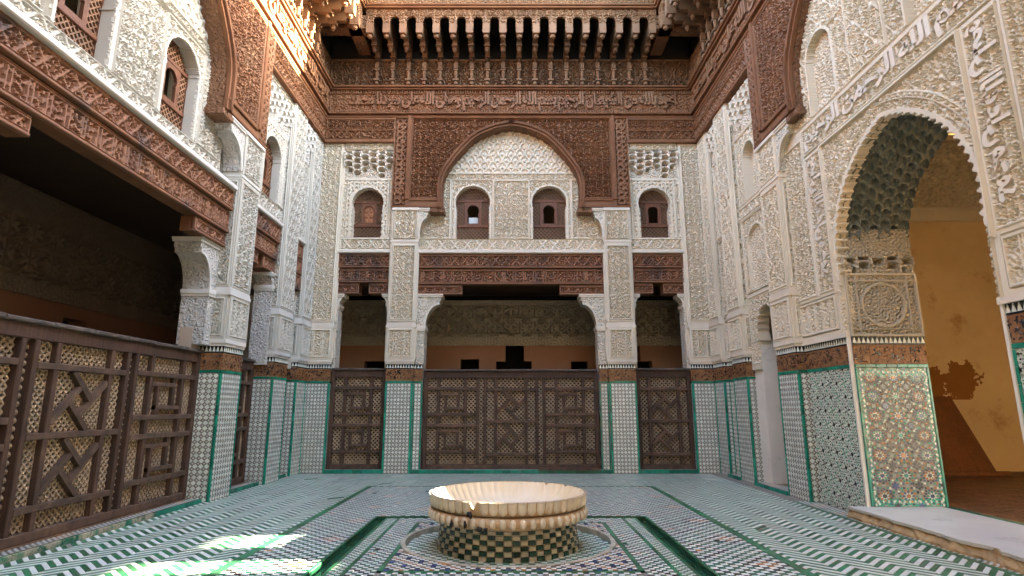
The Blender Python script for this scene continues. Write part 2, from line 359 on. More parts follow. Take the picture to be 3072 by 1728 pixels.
def text_data(s, off=.045):
    if s in _TX: return _TX[s]
    cu = bpy.data.curves.new('lettering', 'FONT'); cu.body = shape_ar(s); cu.size = 1; cu.extrude = .5; cu.offset = off; cu.resolution_u = 2
    cu.space_word = .6
    o = bpy.data.objects.new('lettering', cu); COL.objects.link(o); bpy.context.view_layer.update()
    me = bpy.data.meshes.new_from_object(o.evaluated_get(bpy.context.evaluated_depsgraph_get()))
    V = np.empty(len(me.vertices)*3); me.vertices.foreach_get('co', V); V = V.reshape(-1, 3)
    F = [tuple(p.vertices) for p in me.polygons]
    bpy.data.objects.remove(o); bpy.data.curves.remove(cu); bpy.data.meshes.remove(me)
    par = list(range(len(V)))
    def find(a):
        while par[a] != a: par[a] = par[par[a]]; a = par[a]
        return a
    for f in F:
        r = find(f[0])
        for i in f[1:]: par[find(i)] = r
    root = [find(i) for i in range(len(V))]; ids = {r: n for n, r in enumerate(sorted(set(root)))}
    lift = np.array([ids[r] % 5 for r in root])*.06
    V[:, 2] = np.where(V[:, 2] > 0, .5+lift, -.5)
    V[:, 0] -= V[:, 0].min(); V[:, 0] /= V[:, 0].max(); V[:, 1] -= V[:, 1].min(); V[:, 1] /= V[:, 1].max()
    _TX[s] = (V, F); return V, F
def lettering(name, fr, s, ua, ub, z0, z1, h, thick, matn, parent, mir=False, vertical=0):
    """write s between ua (left as seen) and ub; vertical turns the line to run down a band"""
    V, F = text_data(s); mb = MB(); pts = []
    for x, y, e in V:
        hh = h+thick*(e+.5)
        if vertical: pts.append(fr.pt(ua+(ub-ua)*(y if vertical > 0 else 1-y), hh, z1+(z0-z1)*x if vertical > 0 else z0+(z1-z0)*x))
        else: pts.append(fr.pt(ua+(ub-ua)*x, hh, z0+(z1-z0)*y))
    mb.add(pts, F); return obj(name, mb, matn, parent, kind='stuff')
TXT1 = 'اعوذ بالله من الشيطان الرجيم بسم الله الرحمن الرحيم وصلى الله على سيدنا محمد'
TXT2 = 'بسم الله الرحمن الرحيم'
TXT3 = 'وصلى الله على محمد'
TXT4 = 'الحمد لله وحده'
TXT5 = 'العافية الباقية'

# ------------------------------------------------------------------ zellige
def zellige(fr, name, u0, u1, z0, z1, parent, p=.08, h=.0, seed=0):
    """octagon and square mosaic, every piece with its own edges"""
    mb = MB(); nu = max(1, int(round((u1-u0)/p))); nz = max(1, int(round((z1-z0)/p))); pu = (u1-u0)/nu; pz = (z1-z0)/nz
    fr.box(mb, u0, u1, h-.03, h, z0, z1, 0)
    r = random.Random(seed)
    def piece(poly, mi, t=.006):
        n = len(poly); mb.add([fr.pt(a, h, b) for a, b in poly]+[fr.pt(a, h+t, b) for a, b in poly],
                              [tuple(range(n, 2*n))]+[(i, (i+1) % n, n+(i+1) % n, n+i) for i in range(n)], mi)
    for i in range(nu):
        for j in range(nz):
            cu = u0+(i+.5)*pu; cz = z0+(j+.5)*pz; a = .445*pu; b = .445*pz; k = .46
            mi = 1
            piece([(cu-a*k, cz-b), (cu+a*k, cz-b), (cu+a, cz-b*k), (cu+a, cz+b*k), (cu+a*k, cz+b), (cu-a*k, cz+b), (cu-a, cz+b*k), (cu-a, cz-b*k)], 2)
            a2 = a*.87; b2 = b*.87
            star = []
            for q in range(8):
                an = q*PI/4; rr = 1.18 if q % 2 == 0 else 1.02
                star.append((cu+a2*rr*math.cos(an), cz+b2*rr*math.sin(an)))
            piece(star, mi, .009)
    for i in range(nu+1):
        for j in range(nz+1):
            cu = u0+i*pu; cz = z0+j*pz; a = pu*.13; b = pz*.13
            if u0-1e-6 < cu-a and cu+a < u1+1e-6 and z0 < cz-b and cz+b < z1: piece([(cu-a, cz), (cu, cz-b), (cu+a, cz), (cu, cz+b)], 1)
    return obj(name, mb, ['grout', 'white_tile', 'black_tile', 'green', 'orange_tile'], parent, kind='stuff')
def rosettes(fr, name, u0, u1, z0, z1, parent, p=.30, h=0.0, colours=(3, 4, 2, 5), seed=1, white=1, n0=8, bed='grout_dark', dense=False):
    """star and rosette mosaic, built from single kites and petals"""
    mb = MB(); r = random.Random(seed); fr.box(mb, u0, u1, h-.03, h, z0, z1, 0)
    nu = max(1, int(round((u1-u0)/p))); nz = max(1, int(round((z1-z0)/p))); pu = (u1-u0)/nu; pz = (z1-z0)/nz
    def piece(poly, mi, t=.006):
        q = [(min(max(a, u0), u1), min(max(b, z0), z1)) for a, b in poly]; n = len(q)
        ar = sum(q[i][0]*q[(i+1) % n][1]-q[(i+1) % n][0]*q[i][1] for i in range(n))
        if abs(ar) < 6e-5: return
        mb.add([fr.pt(a, h, b) for a, b in q]+[fr.pt(a, h+t, b) for a, b in q],
               [tuple(range(n, 2*n))]+[(i, (i+1) % n, n+(i+1) % n, n+i) for i in range(n)], mi)
    def ros(cu, cz, R, cols):
        n = n0
        def pp(rad, an): return (cu+rad*R*math.cos(an), cz+rad*R*math.sin(an)*pz/pu)
        piece([pp(.13 if q % 2 else .22, q*PI/n) for q in range(2*n)], cols[0])
        for q in range(n):
            a = 2*PI*q/n; d = PI/n
            piece([pp(.22, a+d*.15), pp(.30, a+d*.75), pp(.44, a+d), pp(.30, a+d*1.25), pp(.22, a+d*1.85)], white)
            piece([pp(.27, a), pp(.42, a+d*.55), pp(.55, a), pp(.42, a-d*.55)], cols[1])
            piece([pp(.47, a+d), pp(.58, a+d*.5), pp(.72, a+d), pp(.58, a+d*1.5)], cols[0] if dense else white)
            piece([pp(.60, a), pp(.68, a+d*.42), pp(.82, a), pp(.68, a-d*.42)], cols[2])
            piece([pp(.76, a+d), pp(.84, a+d*.6), pp(.97, a+d), pp(.84, a+d*1.4)], cols[3])
            piece([pp(.86, a), pp(.88, a+d*.5), pp(1.02, a+d*.35), pp(1.02, a-d*.35), pp(.88, a-d*.5)], 6 if dense else white)
    for i in range(nu):
        for j in range(nz):
            c = list(colours); k = (i+2*j) % len(c); ros(u0+(i+.5)*pu, z0+(j+.5)*pz, pu*.5, c[k:]+c[:k])
    for i in range(nu+1):
        for j in range(nz+1):
            c = list(colours); k = (i+j) % len(c); cu = u0+i*pu; cz = z0+j*pz; R = pu*.19
            piece([(cu+R*(1 if q % 2 else .5)*math.cos(q*PI/6), cz+R*(1 if q % 2 else .5)*math.sin(q*PI/6)) for q in range(12)], 2 if (i+j) % 2 else c[k])
            for q in range(8):
                a = q*PI/4+PI/8; x = cu+R*1.35*math.cos(a); y = cz+R*1.35*math.sin(a)
                piece([(x-.018, y), (x, y-.018), (x+.018, y), (x, y+.018)], c[(k+1) % 4] if q % 2 else white)
    return obj(name, mb, [bed, 'white_tile', 'black_tile', 'green', 'orange_tile', 'blue_tile', 'grey_tile'], parent, kind='stuff')
def dado(fr, u0, u1, parent, h=0.0, z0=0.0, zt=1.98, p=.08, seed=0, kind='oct', left=True, right=True, **kw):
    """tile dado of one face: mosaic in green edging, a brown inscription and a row of merlons"""
    g = .032
    f = zellige if kind == 'oct' else rosettes
    f(fr, 'zellige_panel', u0+g, u1-g, z0, zt-.05, parent, p=p, h=h, seed=seed, **kw)
    mb = MB(); n = 12
    for i in range(n):
        a = z0+(zt-.05-z0)*i/n; b = z0+(zt-.05-z0)*(i+1)/n-.003
        if left: fr.bevbox(mb, u0, u0+g, h-.03, h+.014, a, b, .004)
        if right: fr.bevbox(mb, u1-g, u1, h-.03, h+.014, a, b, .004)
    m = max(1, int(round((u1-u0)/.14)))
    for i in range(m):
        fr.bevbox(mb, u0+(u1-u0)*i/m, u0+(u1-u0)*(i+1)/m-.003, h-.03, h+.014, zt-.047, zt, .004)
    obj('green_edging', mb, 'green', parent, kind='stuff')
    mb = MB(); m = max(1, int(round((u1-u0)/.11)))
    for i in range(m): fr.bevbox(mb, u0+(u1-u0)*i/m, u0+(u1-u0)*(i+1)/m-.002, h-.03, h+.008, zt+.003, zt+.265, .003)
    o = obj('inscription_tile_band', mb, 'brown_tile', parent, kind='stuff')
    L = LAB[1]
    hf = lambda U, Z: .014+np.where((np.minimum(Z-(zt+.003), zt+.265-Z) < .018), -.012, 0)+.008*(sat(np.abs(lab(U+seed*.77, Z+seed*.31, .085, 1))-.40, -5)-.5)
    relief('inscription_scroll', fr, u0, u1, zt+.02, zt+.25, .011, hf, ['brown_tile', 'black_tile'], o, base=h-.004, skirt=.01,
           mask=lambda U, Z: (np.abs(lab(U+seed*.77, Z+seed*.31, .085, 1)) < .34), matf=lambda H: np.ones(H.shape, int), kind='stuff')
    mb = MB(); fr.box(mb, u0, u1, h-.03, h+.004, zt+.268, zt+.375, 0); n = max(2, int(round((u1-u0)/.062))); w = (u1-u0)/n
    fr.box(mb, u0, u1, h, h+.010, zt+.268, zt+.283, 2)
    for i in range(n):
        a = u0+i*w; fr.prism(mb, [(a+.006, zt+.288), (a+w-.006, zt+.288), (a+w/2, zt+.372)], h, h+.012, 1)
    obj('merlon_tiles', mb, ['black_tile', 'white_tile', 'black_tile'], parent, kind='stuff')

# ------------------------------------------------------------------ ground and courtyard floor
FC = (-0.03, 6.65)      # fountain centre
g = MB(); g.add([(-60, -60, -.5), (60, -60, -.5), (60, 60, -.5), (-60, 60, -.5)], [(0, 1, 2, 3)])
o = obj('ground', g, 'ground'); o['kind'] = 'structure'
FLOOR = thing('courtyard_floor', None, None, (0, 6.5, 0), kind='structure')
def slab(mb, x0, x1, y0, y1, z0, z1, mi=0):
    mb.add([(x0, y0, z0), (x1, y0, z0), (x1, y1, z0), (x0, y1, z0), (x0, y0, z1), (x1, y0, z1), (x1, y1, z1), (x0, y1, z1)], BOXF, mi)
CX, CI, CY, CIY = 1.745, 1.61, 7.97, 7.875
mb = MB()
slab(mb, -4.72, -CX, -1, 13.1, -.3, 0); slab(mb, CX, 4.75, -1, 13.1, -.3, 0); slab(mb, -CX, CX, CY, 13.1, -.3, 0)
slab(mb, -CX, CX, -1, CY, -.3, -.055)
RR = 1.11; n = 96
ring = [(FC[0]+RR*math.cos(2*PI*i/n), FC[1]+RR*math.sin(2*PI*i/n)) for i in range(n)]
def sq(i):
    a = 2*PI*i/n; c, s = math.cos(a), math.sin(a); k = 1/max(abs(c)/(1.22), abs(s)/(1.22)); return (FC[0]+c*k, FC[1]+s*k)
sqp = [sq(i) for i in range(n)]
mb.add([(x, y, 0) for x, y in ring]+[(x, y, 0) for x, y in sqp]+[(x, y, -.055) for x, y in ring],
       [(i, (i+1) % n, n+(i+1) % n, n+i) for i in range(n)]+[(i, 2*n+i, 2*n+(i+1) % n, (i+1) % n) for i in range(n)])
sx0, sx1, sy0, sy1 = FC[0]-1.22, FC[0]+1.22, FC[1]-1.22, min(FC[1]+1.22, CIY)
slab(mb, -CI, sx0, -1, CIY, -.052, -.001); slab(mb, sx1, CI, -1, CIY, -.052, -.001); slab(mb, sx0, sx1, -1, sy0, -.052, -.001)
if CIY > FC[1]+1.22: slab(mb, sx0, sx1, FC[1]+1.22, CIY, -.052, -.001)
else: pass
obj('floor_bed', mb, 'grout_dark', FLOOR)
def clip(poly, x0, x1, y0, y1):
    for ax, lim, sg in ((0, x0, 1), (0, x1, -1), (1, y0, 1), (1, y1, -1)):
        out = []
        for i in range(len(poly)):
            a, b = poly[i-1], poly[i]; da = (a[ax]-lim)*sg; db = (b[ax]-lim)*sg
            if (da >= 0) != (db >= 0): t = da/(da-db); out.append((a[0]+(b[0]-a[0])*t, a[1]+(b[1]-a[1])*t))
            if db >= 0: out.append(b)
        poly = out
        if len(poly) < 3: return []
    return poly
def tile3(mb, poly, z, t, mi):
    n = len(poly); j = random.uniform(-.0008, .0008)
    mb.add([(x, y, z-.002) for x, y in poly]+[(x, y, z+t+j) for x, y in poly], [tuple(range(n, 2*n))]+[(i, (i+1) % n, n+(i+1) % n, n+i) for i in range(n)], mi)
ZS, ZC = .068, .204
zig = MB(); loose = []
gap = .003
def zig_region(x0, x1, y0, y1):
    for i in range(int(math.floor(x0/ZC)), int(math.ceil(x1/ZC))):
        up = i % 2 == 0
        for j in range(int(y0/ZS)-4, int(y1/ZS)+3):
            xa, xb = i*ZC+gap*.6, (i+1)*ZC-gap*.6; yb = j*ZS; yl = yb+(0 if up else ZC); yr = yb+(ZC if up else 0)
            q = [(xa, yl+gap), (xb, yr+gap), (xb, yr+ZS-gap), (xa, yl+ZS-gap)]
            c = clip(q, x0, x1, y0, y1)
            if not c: continue
            full = len(c) == 4 and all(abs(c[k][0]-q[(k) % 4][0]) < 1e-6 for k in range(4))
            loose.append((c, j % 2, up, i*ZC, yb, full))
for R in ((-4.62, -2.60, 2.0, 12.86), (2.60, 4.27, 2.0, 12.86), (-2.60, 2.60, 10.93, 12.86)): zig_region(*R)
def screen(x, y, z=0):
    c, s = math.cos(math.atan(119.5/575)), math.sin(math.atan(119.5/575)); zz = z-CAMZ
    dep = y*c+zz*s; up = -y*s+zz*c
    return (x/dep*575+512, -up/dep*575+288) if dep > .1 else (-999, -999)
cand = []
for k, t in enumerate(loose):
    if not t[5]: continue
    px, py = screen(t[3]+ZC/2, t[4]+ZC/2)
    if 4 < px < 1020 and py < 573: cand.append((t[4]**2+t[3]**2, k))
cand.sort(); single = set(k for _, k in cand[:300])
zm = {}
for up in (True, False):
    for col in (0, 1):
        b_ = MB(); xa, xb = gap*.6, ZC-gap*.6; yl = 0 if up else ZC; yr = ZC if up else 0
        q = [(xa, yl+gap), (xb, yr+gap), (xb, yr+ZS-gap), (xa, yl+ZS-gap)]; k = .006
        cx = sum(p[0] for p in q)/4; cy = sum(p[1] for p in q)/4
        q2 = [(cx+(x-cx)*.965, cy+(y-cy)*.965) for x, y in q]
        b_.add([(x, y, -.002) for x, y in q]+[(x, y, .0045) for x, y in q]+[(x, y, .006) for x, y in q2],
               [(8, 9, 10, 11)]+[(i, (i+1) % 4, 4+(i+1) % 4, 4+i) for i in range(4)]+[(4+i, 4+(i+1) % 4, 8+(i+1) % 4, 8+i) for i in range(4)])
        me = bpy.data.meshes.new('tile'); me.from_pydata(b_.v, [], b_.f); me.materials.append(M['green_floor' if col else 'white_floor']); me.update(); zm[(up, col)] = me
for k, t in enumerate(loose):
    c, col, up, x, y, full = t
    if k in single:
        o = bpy.data.objects.new('tile', zm[(up, col)]); link(o, FLOOR); o.location = (x, y, random.uniform(0, .0012))
    elif random.random() > .002: tile3(zig, c, 0, .006, col)
obj('zigzag_tiles', zig, ['white_floor', 'green_floor'], FLOOR, kind='stuff')
# checker carpets
chk = MB()
def checker(x0, x1, y0, y1, s, fn, z=0, skip=None, off=0):
    nx = max(1, int(round((x1-x0)/s))); ny = max(1, int(round((y1-y0)/s))); sx = (x1-x0)/nx; sy = (y1-y0)/ny; gp = .0022
    for i in range(nx):
        for j in range(ny):
            xa = x0+i*sx; ya = y0+j*sy
            if (skip and skip(xa+sx/2, ya+sy/2)) or random.random() < .002: continue
            tile3(chk, [(xa+gp, ya+gp), (xa+sx-gp, ya+gp), (xa+sx-gp, ya+sy-gp), (xa+gp, ya+sy-gp)], z, .006, fn(i, j))
def c_main(i, j):
    if (i+j) % 2 == 0: return 0
    a = abs((i % 16)-8)+abs((j % 16)-8)
    return 3 if a <= 2 else (3 if a == 15 and i % 2 else 4 if a in (5, 7, 8, 9) or a == 13 else 2)
def c_gw(i, j): return 1 if (i+j) % 2 else 0
def c_fine(i, j): return 0 if (i+j) % 2 == 0 else (3 if (j//6) % 3 == 1 else 2 if (j//6) % 3 == 0 else 4)
def c_mos(i, j):
    a, b = i % 6, j % 6
    if (a, b) in ((0, 0), (3, 3)): return 5
    if (i+j) % 2 == 0: return 0
    return 3 if (a+b) % 6 == 3 else 2
checker(-2.50, -CX-.03, 2.0, 10.86, .064, c_main); checker(CX+.03, 2.50, 2.0, 10.86, .064, c_main); checker(-CX-.03, CX+.03, CY+.03, 10.86, .064, c_main)
checker(-CI+.03, -CI+.15, 2.0, CIY-.03, .04, c_gw); checker(CI-.15, CI-.03, 2.0, CIY-.03, .04, c_gw)
checker(-CI+.19, -1.17, 2.0, CIY-.03, .050, c_main); checker(1.17, CI-.19, 2.0, CIY-.03, .050, c_main); checker(-1.17, 1.17, 7.58, CIY-.03, .05, c_main)
checker(-1.12, 1.12, 5.42, 7.53, .045, c_mos, skip=lambda x, y: math.hypot(x-FC[0], y-FC[1]) < RR+.05)
checker(-1.12, 1.12, 2.0, 5.36, .050, c_main)
checker(4.34, 4.60, 2.0, 9.2, .036, c_fine)
checker(-FC[0]-1.2-.06, 1.2, FC[1]-1.2, FC[1]+1.2, .06, c_gw, z=-.054, skip=lambda x, y: not (.70 < math.hypot(x-FC[0], y-FC[1]) < RR-.02))
obj('checker_tiles', chk, ['white_floor', 'green_floor', 'black_floor', 'orange_floor', 'greend_floor', 'blue_floor'], FLOOR, kind='stuff')
# green border lines, channel lining, ring kerb
ln = MB()
def gline(x0, x1, y0, y1, L=.20, z=0, t=.007):
    if x1-x0 > y1-y0:
        n = max(1, int((x1-x0)/L))
        for i in range(n): slab(ln, x0+(x1-x0)*i/n, x0+(x1-x0)*(i+1)/n-.003, y0, y1, z-.003, z+t)
    else:
        n = max(1, int((y1-y0)/L))
        for i in range(n): slab(ln, x0, x1, y0+(y1-y0)*i/n, y0+(y1-y0)*(i+1)/n-.003, z-.003, z+t)
for s in (-1, 1):
    gline(min(s*2.595, s*2.505), max(s*2.595, s*2.505), 2.0, 10.865)
    gline(min(s*CX, s*(CX+.026)), max(s*CX, s*(CX+.026)), 2.0, CY)
    gline(min(s*CI, s*(CI-.026)), max(s*CI, s*(CI-.026)), 2.0, CIY)
    gline(min(s*(CI-.155), s*(CI-.185)), max(s*(CI-.155), s*(CI-.185)), 2.0, CIY-.03)
    gline(min(s*1.125, s*1.165), max(s*1.125, s*1.165), 5.37, 7.58)
gline(-2.595, 2.595, 10.87, 10.925); gline(-CX-.026, CX+.026, CY, CY+.026); gline(-CI, CI, CIY-.026, CIY); gline(-1.165, 1.165, 7.535, 7.575); gline(-1.165, 1.165, 5.37, 5.41)
gline(4.28, 4.335, 2.0, 9.2)
obj('green_border_tiles', ln, 'green_floor', FLOOR, kind='stuff')
ch = MB()
def lining(x0, x1, y0, y1, L=.16):
    n = max(1, int((y1-y0)/L)) if y1-y0 > x1-x0 else max(1, int((x1-x0)/L))
    for i in range(n):
        if y1-y0 > x1-x0: slab(ch, x0, x1, y0+(y1-y0)*i/n, y0+(y1-y0)*(i+1)/n-.004, -.055, -.050+random.uniform(-.001, .001))
        else: slab(ch, x0+(x1-x0)*i/n, x0+(x1-x0)*(i+1)/n-.004, y0, y1, -.055, -.050+random.uniform(-.001, .001))
for s in (-1, 1):
    a, b = sorted((s*(CI+.008), s*(CX-.008))); m_ = (a+b)/2
    lining(a, m_-.002, 2.0, CIY, .14); lining(m_+.002, b, 2.0, CIY, .17)
    for q in range(36):
        y = 2.0+(CY-2.0)*q/36
        slab(ch, *sorted((s*CX, s*(CX-.006))), y, y+(CY-2.0)/36-.003, -.050, -.004)
        if y < CIY-.2: slab(ch, *sorted((s*CI, s*(CI+.006))), y, y+(CIY-2.0)/36-.003, -.050, -.004)
lining(-CX+.01, CX-.01, CIY+.01, CY-.01, .17)
for q in range(22):
    x = -CX+2*CX*q/22; slab(ch, x, x+2*CX/22-.003, CY-.006, CY, -.10, -.004)
obj('channel_lining', ch, 'green_channel', FLOOR, kind='stuff')
rk = MB(); n = 80
for i in range(n):
    a0 = 2*PI*i/n+.003; a1 = 2*PI*(i+1)/n-.003
    p = lambda r, a, z: (FC[0]+r*math.cos(a), FC[1]+r*math.sin(a), z)
    r0, r1 = RR-.012, RR+.035
    rk.add([p(r0, a0, -.052), p(r0, a1, -.052), p(r1, a1, -.052), p(r1, a0, -.052), p(r0, a0, .010), p(r0, a1, .010), p(r1, a1, .010), p(r1, a0, .010)], BOXF)
obj('ring_kerb_tiles', rk, 'cream_kerb', FLOOR, kind='stuff')

# ------------------------------------------------------------------ fountain
FT = thing('fountain', 'low round fountain with fluted marble basin on green and cream checkered tile drum', 'fountain', (FC[0], FC[1], -.054))
PR = .735; PZ0, PZ1 = -.054, .235; NC, NR = 58, 6
mb = MB(); n = 72
mb.add([(FC[0]+(PR-.008)*math.cos(2*PI*i/n), FC[1]+(PR-.008)*math.sin(2*PI*i/n), z) for z in (PZ0, PZ1) for i in range(n)],
       [(i, (i+1) % n, n+(i+1) % n, n+i) for i in range(n)]+[tuple(range(n, 2*n))])
obj('drum', mb, 'grout', FT)
rest = MB(); tm = {}
def ptile(mb, i, j, mi):
    a0 = 2*PI*i/NC+.004; a1 = 2*PI*(i+1)/NC-.004; h = (PZ1-PZ0)/NR; z0 = PZ0+j*h+.002; z1 = PZ0+(j+1)*h-.002
    fl = 1+.05*(1-(j+.5)/NR)**2
    P = lambda r, a, z: (r*fl*math.cos(a), r*fl*math.sin(a), z)
    r0, r1 = PR-.012, PR+.002; b = .004
    mb.add([P(r0, a0, z0), P(r0, a1, z0), P(r0, a1, z1), P(r0, a0, z1), P(r1, a0+b, z0+b), P(r1, a1-b, z0+b), P(r1, a1-b, z1-b), P(r1, a0+b, z1-b)],
           [(4, 5, 6, 7), (0, 1, 5, 4), (1, 2, 6, 5), (2, 3, 7, 6), (3, 0, 4, 7)], mi)
rnd = random.Random(3)
M['cream_tile'] = mat('cream_drum_tile', (.50, .44, .31), island=.25, col2=(.38, .33, .22), **gl)
M['dgreen_tile'] = mat('dark_green_drum_tile', (.012, .07, .040), island=.6, col2=(.02, .045, .025), **gl)
for j in range(NR):
    for col in (0, 1):
        b_ = MB(); ptile(b_, 0, j, 0); me = bpy.data.meshes.new('tile'); me.from_pydata(b_.v, [], b_.f); me.materials.append(M['dgreen_tile' if col else 'cream_tile']); me.update(); tm[(j, col)] = me
for i in range(NC):
    an = 2*PI*(i+.5)/NC
    for j in range(NR):
        col = (i+j) % 2
        if math.sin(an) < .18:
            o = bpy.data.objects.new('tile', tm[(j, col)]); link(o, FT); o.location = (FC[0], FC[1], 0); o.rotation_euler = (0, 0, 2*PI*i/NC)
        else:
            b_ = MB(); ptile(b_, i, j, 0); rest.add([(x+FC[0], y+FC[1], z) for x, y, z in b_.v], b_.f, col)
obj('drum_tiles', rest, ['cream_tile', 'dgreen_tile'], FT, kind='stuff')
def lathe(name, prof, nseg, mod, matn, parent, smooth=True, closed=False):
    mb = MB(); k = len(prof); vs = []
    for i in range(nseg):
        a = 2*PI*i/nseg
        for q, (r, z) in enumerate(prof):
            rr, zz = mod(a, q, r, z) if mod else (r, z); rr *= .972; vs.append((FC[0]+rr*math.cos(a), FC[1]+rr*math.sin(a), zz))
    fs = []
    for i in range(nseg):
        j = (i+1) % nseg
        for q in range(k-1): fs.append((i*k+q, j*k+q, j*k+q+1, i*k+q+1))
        if closed: fs.append((i*k+k-1, j*k+k-1, j*k, i*k))
    mb.add(vs, fs); return obj(name, mb, matn, parent, smooth=smooth)
def chip(a):
    d1 = abs((a-4.30+PI) % (2*PI)-PI); d2 = abs((a-.98+PI) % (2*PI)-PI); d3 = abs((a-.62+PI) % (2*PI)-PI)
    return .075*max(0, 1-(d1/.045)**2)+.03*max(0, 1-(d2/.03)**2)+.02*max(0, 1-(d3/.035)**2)
NF = 56
def m_out(a, q, r, z):
    fl = abs(math.sin(a*NF/2)); w = (1-((q-3)/4.5)**2); w = max(0, w)
    return r, min(z, .505-chip(a)+(.004*fl if q >= 6 else 0))
prof = [(.810, .362), (.832, .372), (.848, .392), (.856, .42), (.862, .448), (.867, .475), (.869, .497), (.864, .505), (.850, .505)]
lathe('rim', prof, NF*12, m_out, 'basin', FT)
def m_in(a, q, r, z):
    fl = abs(math.sin(a*NF/2)); return r+.010*fl*(1 if q < 6 else 0), min(z, .505-chip(a))
lathe('bowl', [(.851, .505), (.838, .49), (.812, .44), (.77, .38), (.72, .33), (.55, .30), (.3, .29), (.02, .288)], NF*8, m_in, 'basin_in', FT)
def m_tor(a, q, r, z):
    fl = abs(math.sin(a*NF*.86/2+.3)); t = 2*PI*q/14; w = max(0, math.cos(t))**.5 if math.cos(t) > 0 else 0
    d = abs((a-4.25+PI) % (2*PI)-PI); br = .035*max(0, 1-(d/.05)**2)
    return r-br, z
lathe('gadroon_ring', [(.832+.05*math.cos(2*PI*q/14), .308+.05*math.sin(2*PI*q/14)) for q in range(14)], 48*14, m_tor, 'basin', FT, closed=True)
lathe('basin_foot', [(.72, .225), (.80, .232), (.85, .25), (.865, .27), (.82, .29), (.78, .30)], 96, None, 'basin', FT)
def lobe_mesh(name, w, hgt, dep, r, zc, square_top, matn):
    b_ = MB(); nu_, nv = 8, 8; vs = []
    for j in range(nv+1):
        t = j/nv; z = -hgt/2+hgt*t
        ww = math.sqrt(max(0, 1-((1-t)*2-1)**2)) if not square_top else math.sqrt(max(0, 1-max(0, 1-t/.55)**2))
        for i in range(nu_+1):
            x = (i/nu_*2-1); d = dep*math.sqrt(max(0, 1-x*x))*(.25+.75*ww)
            vs.append(((r+d-.006+(.014*t if square_top else 0))*.972, x*w/2*ww, zc+z))
    b_.add(vs, [(j*(nu_+1)+i, j*(nu_+1)+i+1, (j+1)*(nu_+1)+i+1, (j+1)*(nu_+1)+i) for j in range(nv) for i in range(nu_)]+[tuple(nv*(nu_+1)+i for i in range(nu_, -1, -1))])
    me = bpy.data.meshes.new(name); me.from_pydata(b_.v, [], b_.f); me.materials.append(M[matn]); me.polygons.foreach_set('use_smooth', [True]*len(me.polygons)); me.update(); return me
fm = lobe_mesh('flute', .094, .125, .026, .852, .438, True, 'basin_lobe'); em = lobe_mesh('egg', .074, .098, .034, .868, .306, False, 'basin_lobe')
for i in range(NF):
    a = 2*PI*(i+.5)/NF
    if abs((a-4.30+PI) % (2*PI)-PI) < .055: continue
    o = bpy.data.objects.new('flute', fm); link(o, FT); o.location = (FC[0], FC[1], random.uniform(-.002, .002)); o.rotation_euler = (0, 0, a)
for i in range(54):
    a = 2*PI*i/54
    if abs((a-4.23+PI) % (2*PI)-PI) < .03: continue
    o = bpy.data.objects.new('egg', em); link(o, FT); o.location = (FC[0], FC[1], random.uniform(-.003, .003)); o.rotation_euler = (0, 0, a)
ck = MB(); rr = random.Random(4)
for a, z, r, sx, sz in ((4.30, .395, .905, .026, .036), (4.27, .40, .900, .030, .028), (4.24, .30, .908, .020, .045), (4.40, .27, .900, .04, .026), (4.05, .285, .905, .010, .05), (4.47, .268, .895, .03, .022)):
    n = 9; c = (math.cos(a), math.sin(a)); t = (-c[1], c[0]); vs = []
    for q in range(n):
        k = rr.uniform(.6, 1.15); vs.append((FC[0]+c[0]*(r-.012)+t[0]*sx*k*math.cos(2*PI*q/n), FC[1]+c[1]*(r-.012)+t[1]*sx*k*math.cos(2*PI*q/n), z+sz*k*math.sin(2*PI*q/n)))
    vs.append((FC[0]+c[0]*(r+.016), FC[1]+c[1]*(r+.016), z)); vs.append((FC[0]+c[0]*(r-.04), FC[1]+c[1]*(r-.04), z))
    ck.add(vs, [(q, (q+1) % n, n) for q in range(n)]+[((q+1) % n, q, n+1) for q in range(n)])
obj('black_mortar_repair', ck, 'black_stain', FT, kind='stuff')

# ------------------------------------------------------------------ wall frames
FB = Frame((0, 13.0, 0), (1, 0, 0), (0, -1, 0))
FLF = Frame((-4.55, 6.7, 0), (0, 1, 0), (1, 0, 0))
FRT = Frame((4.52, 6.7, 0), (0, 1, 0), (-1, 0, 0))
ARCH = [(1.62, 6.04), (1.64, 6.3), (1.645, 6.6), (1.61, 6.82), (1.525, 7.02), (1.36, 7.28), (1.14, 7.56), (.84, 7.86), (.46, 8.05), (.18, 8.125), (0, 8.15)]
def smooth_curve(P, n=5):
    out = []
    for i in range(len(P)-1):
        p0 = P[max(i-1, 0)]; p1 = P[i]; p2 = P[i+1]; p3 = P[min(i+2, len(P)-1)]
        for k in range(n):
            t = k/n; out.append(tuple(.5*((2*p1[d])+(-p0[d]+p2[d])*t+(2*p0[d]-5*p1[d]+4*p2[d]-p3[d])*t*t+(-p0[d]+3*p1[d]-3*p2[d]+p3[d])*t**3) for d in (0, 1)))
    return out+[P[-1]]
AC = smooth_curve(ARCH); AZ = np.array([p[1] for p in AC]); AU = np.array([p[0] for p in AC])
def aw(z): return np.where(z > 8.15, 0, np.interp(z, AZ, AU))
AFULL = [(-u, z) for u, z in AC]+[(u, z) for u, z in reversed(AC[:-1])]
def offset_curve(P, w):
    out = []
    for i in range(len(P)):
        a = P[max(i-1, 0)]; b = P[min(i+1, len(P)-1)]; d = (b[0]-a[0], b[1]-a[1]); L = math.hypot(*d) or 1
        out.append((P[i][0]-d[1]/L*w, P[i][1]+d[0]/L*w))
    return out
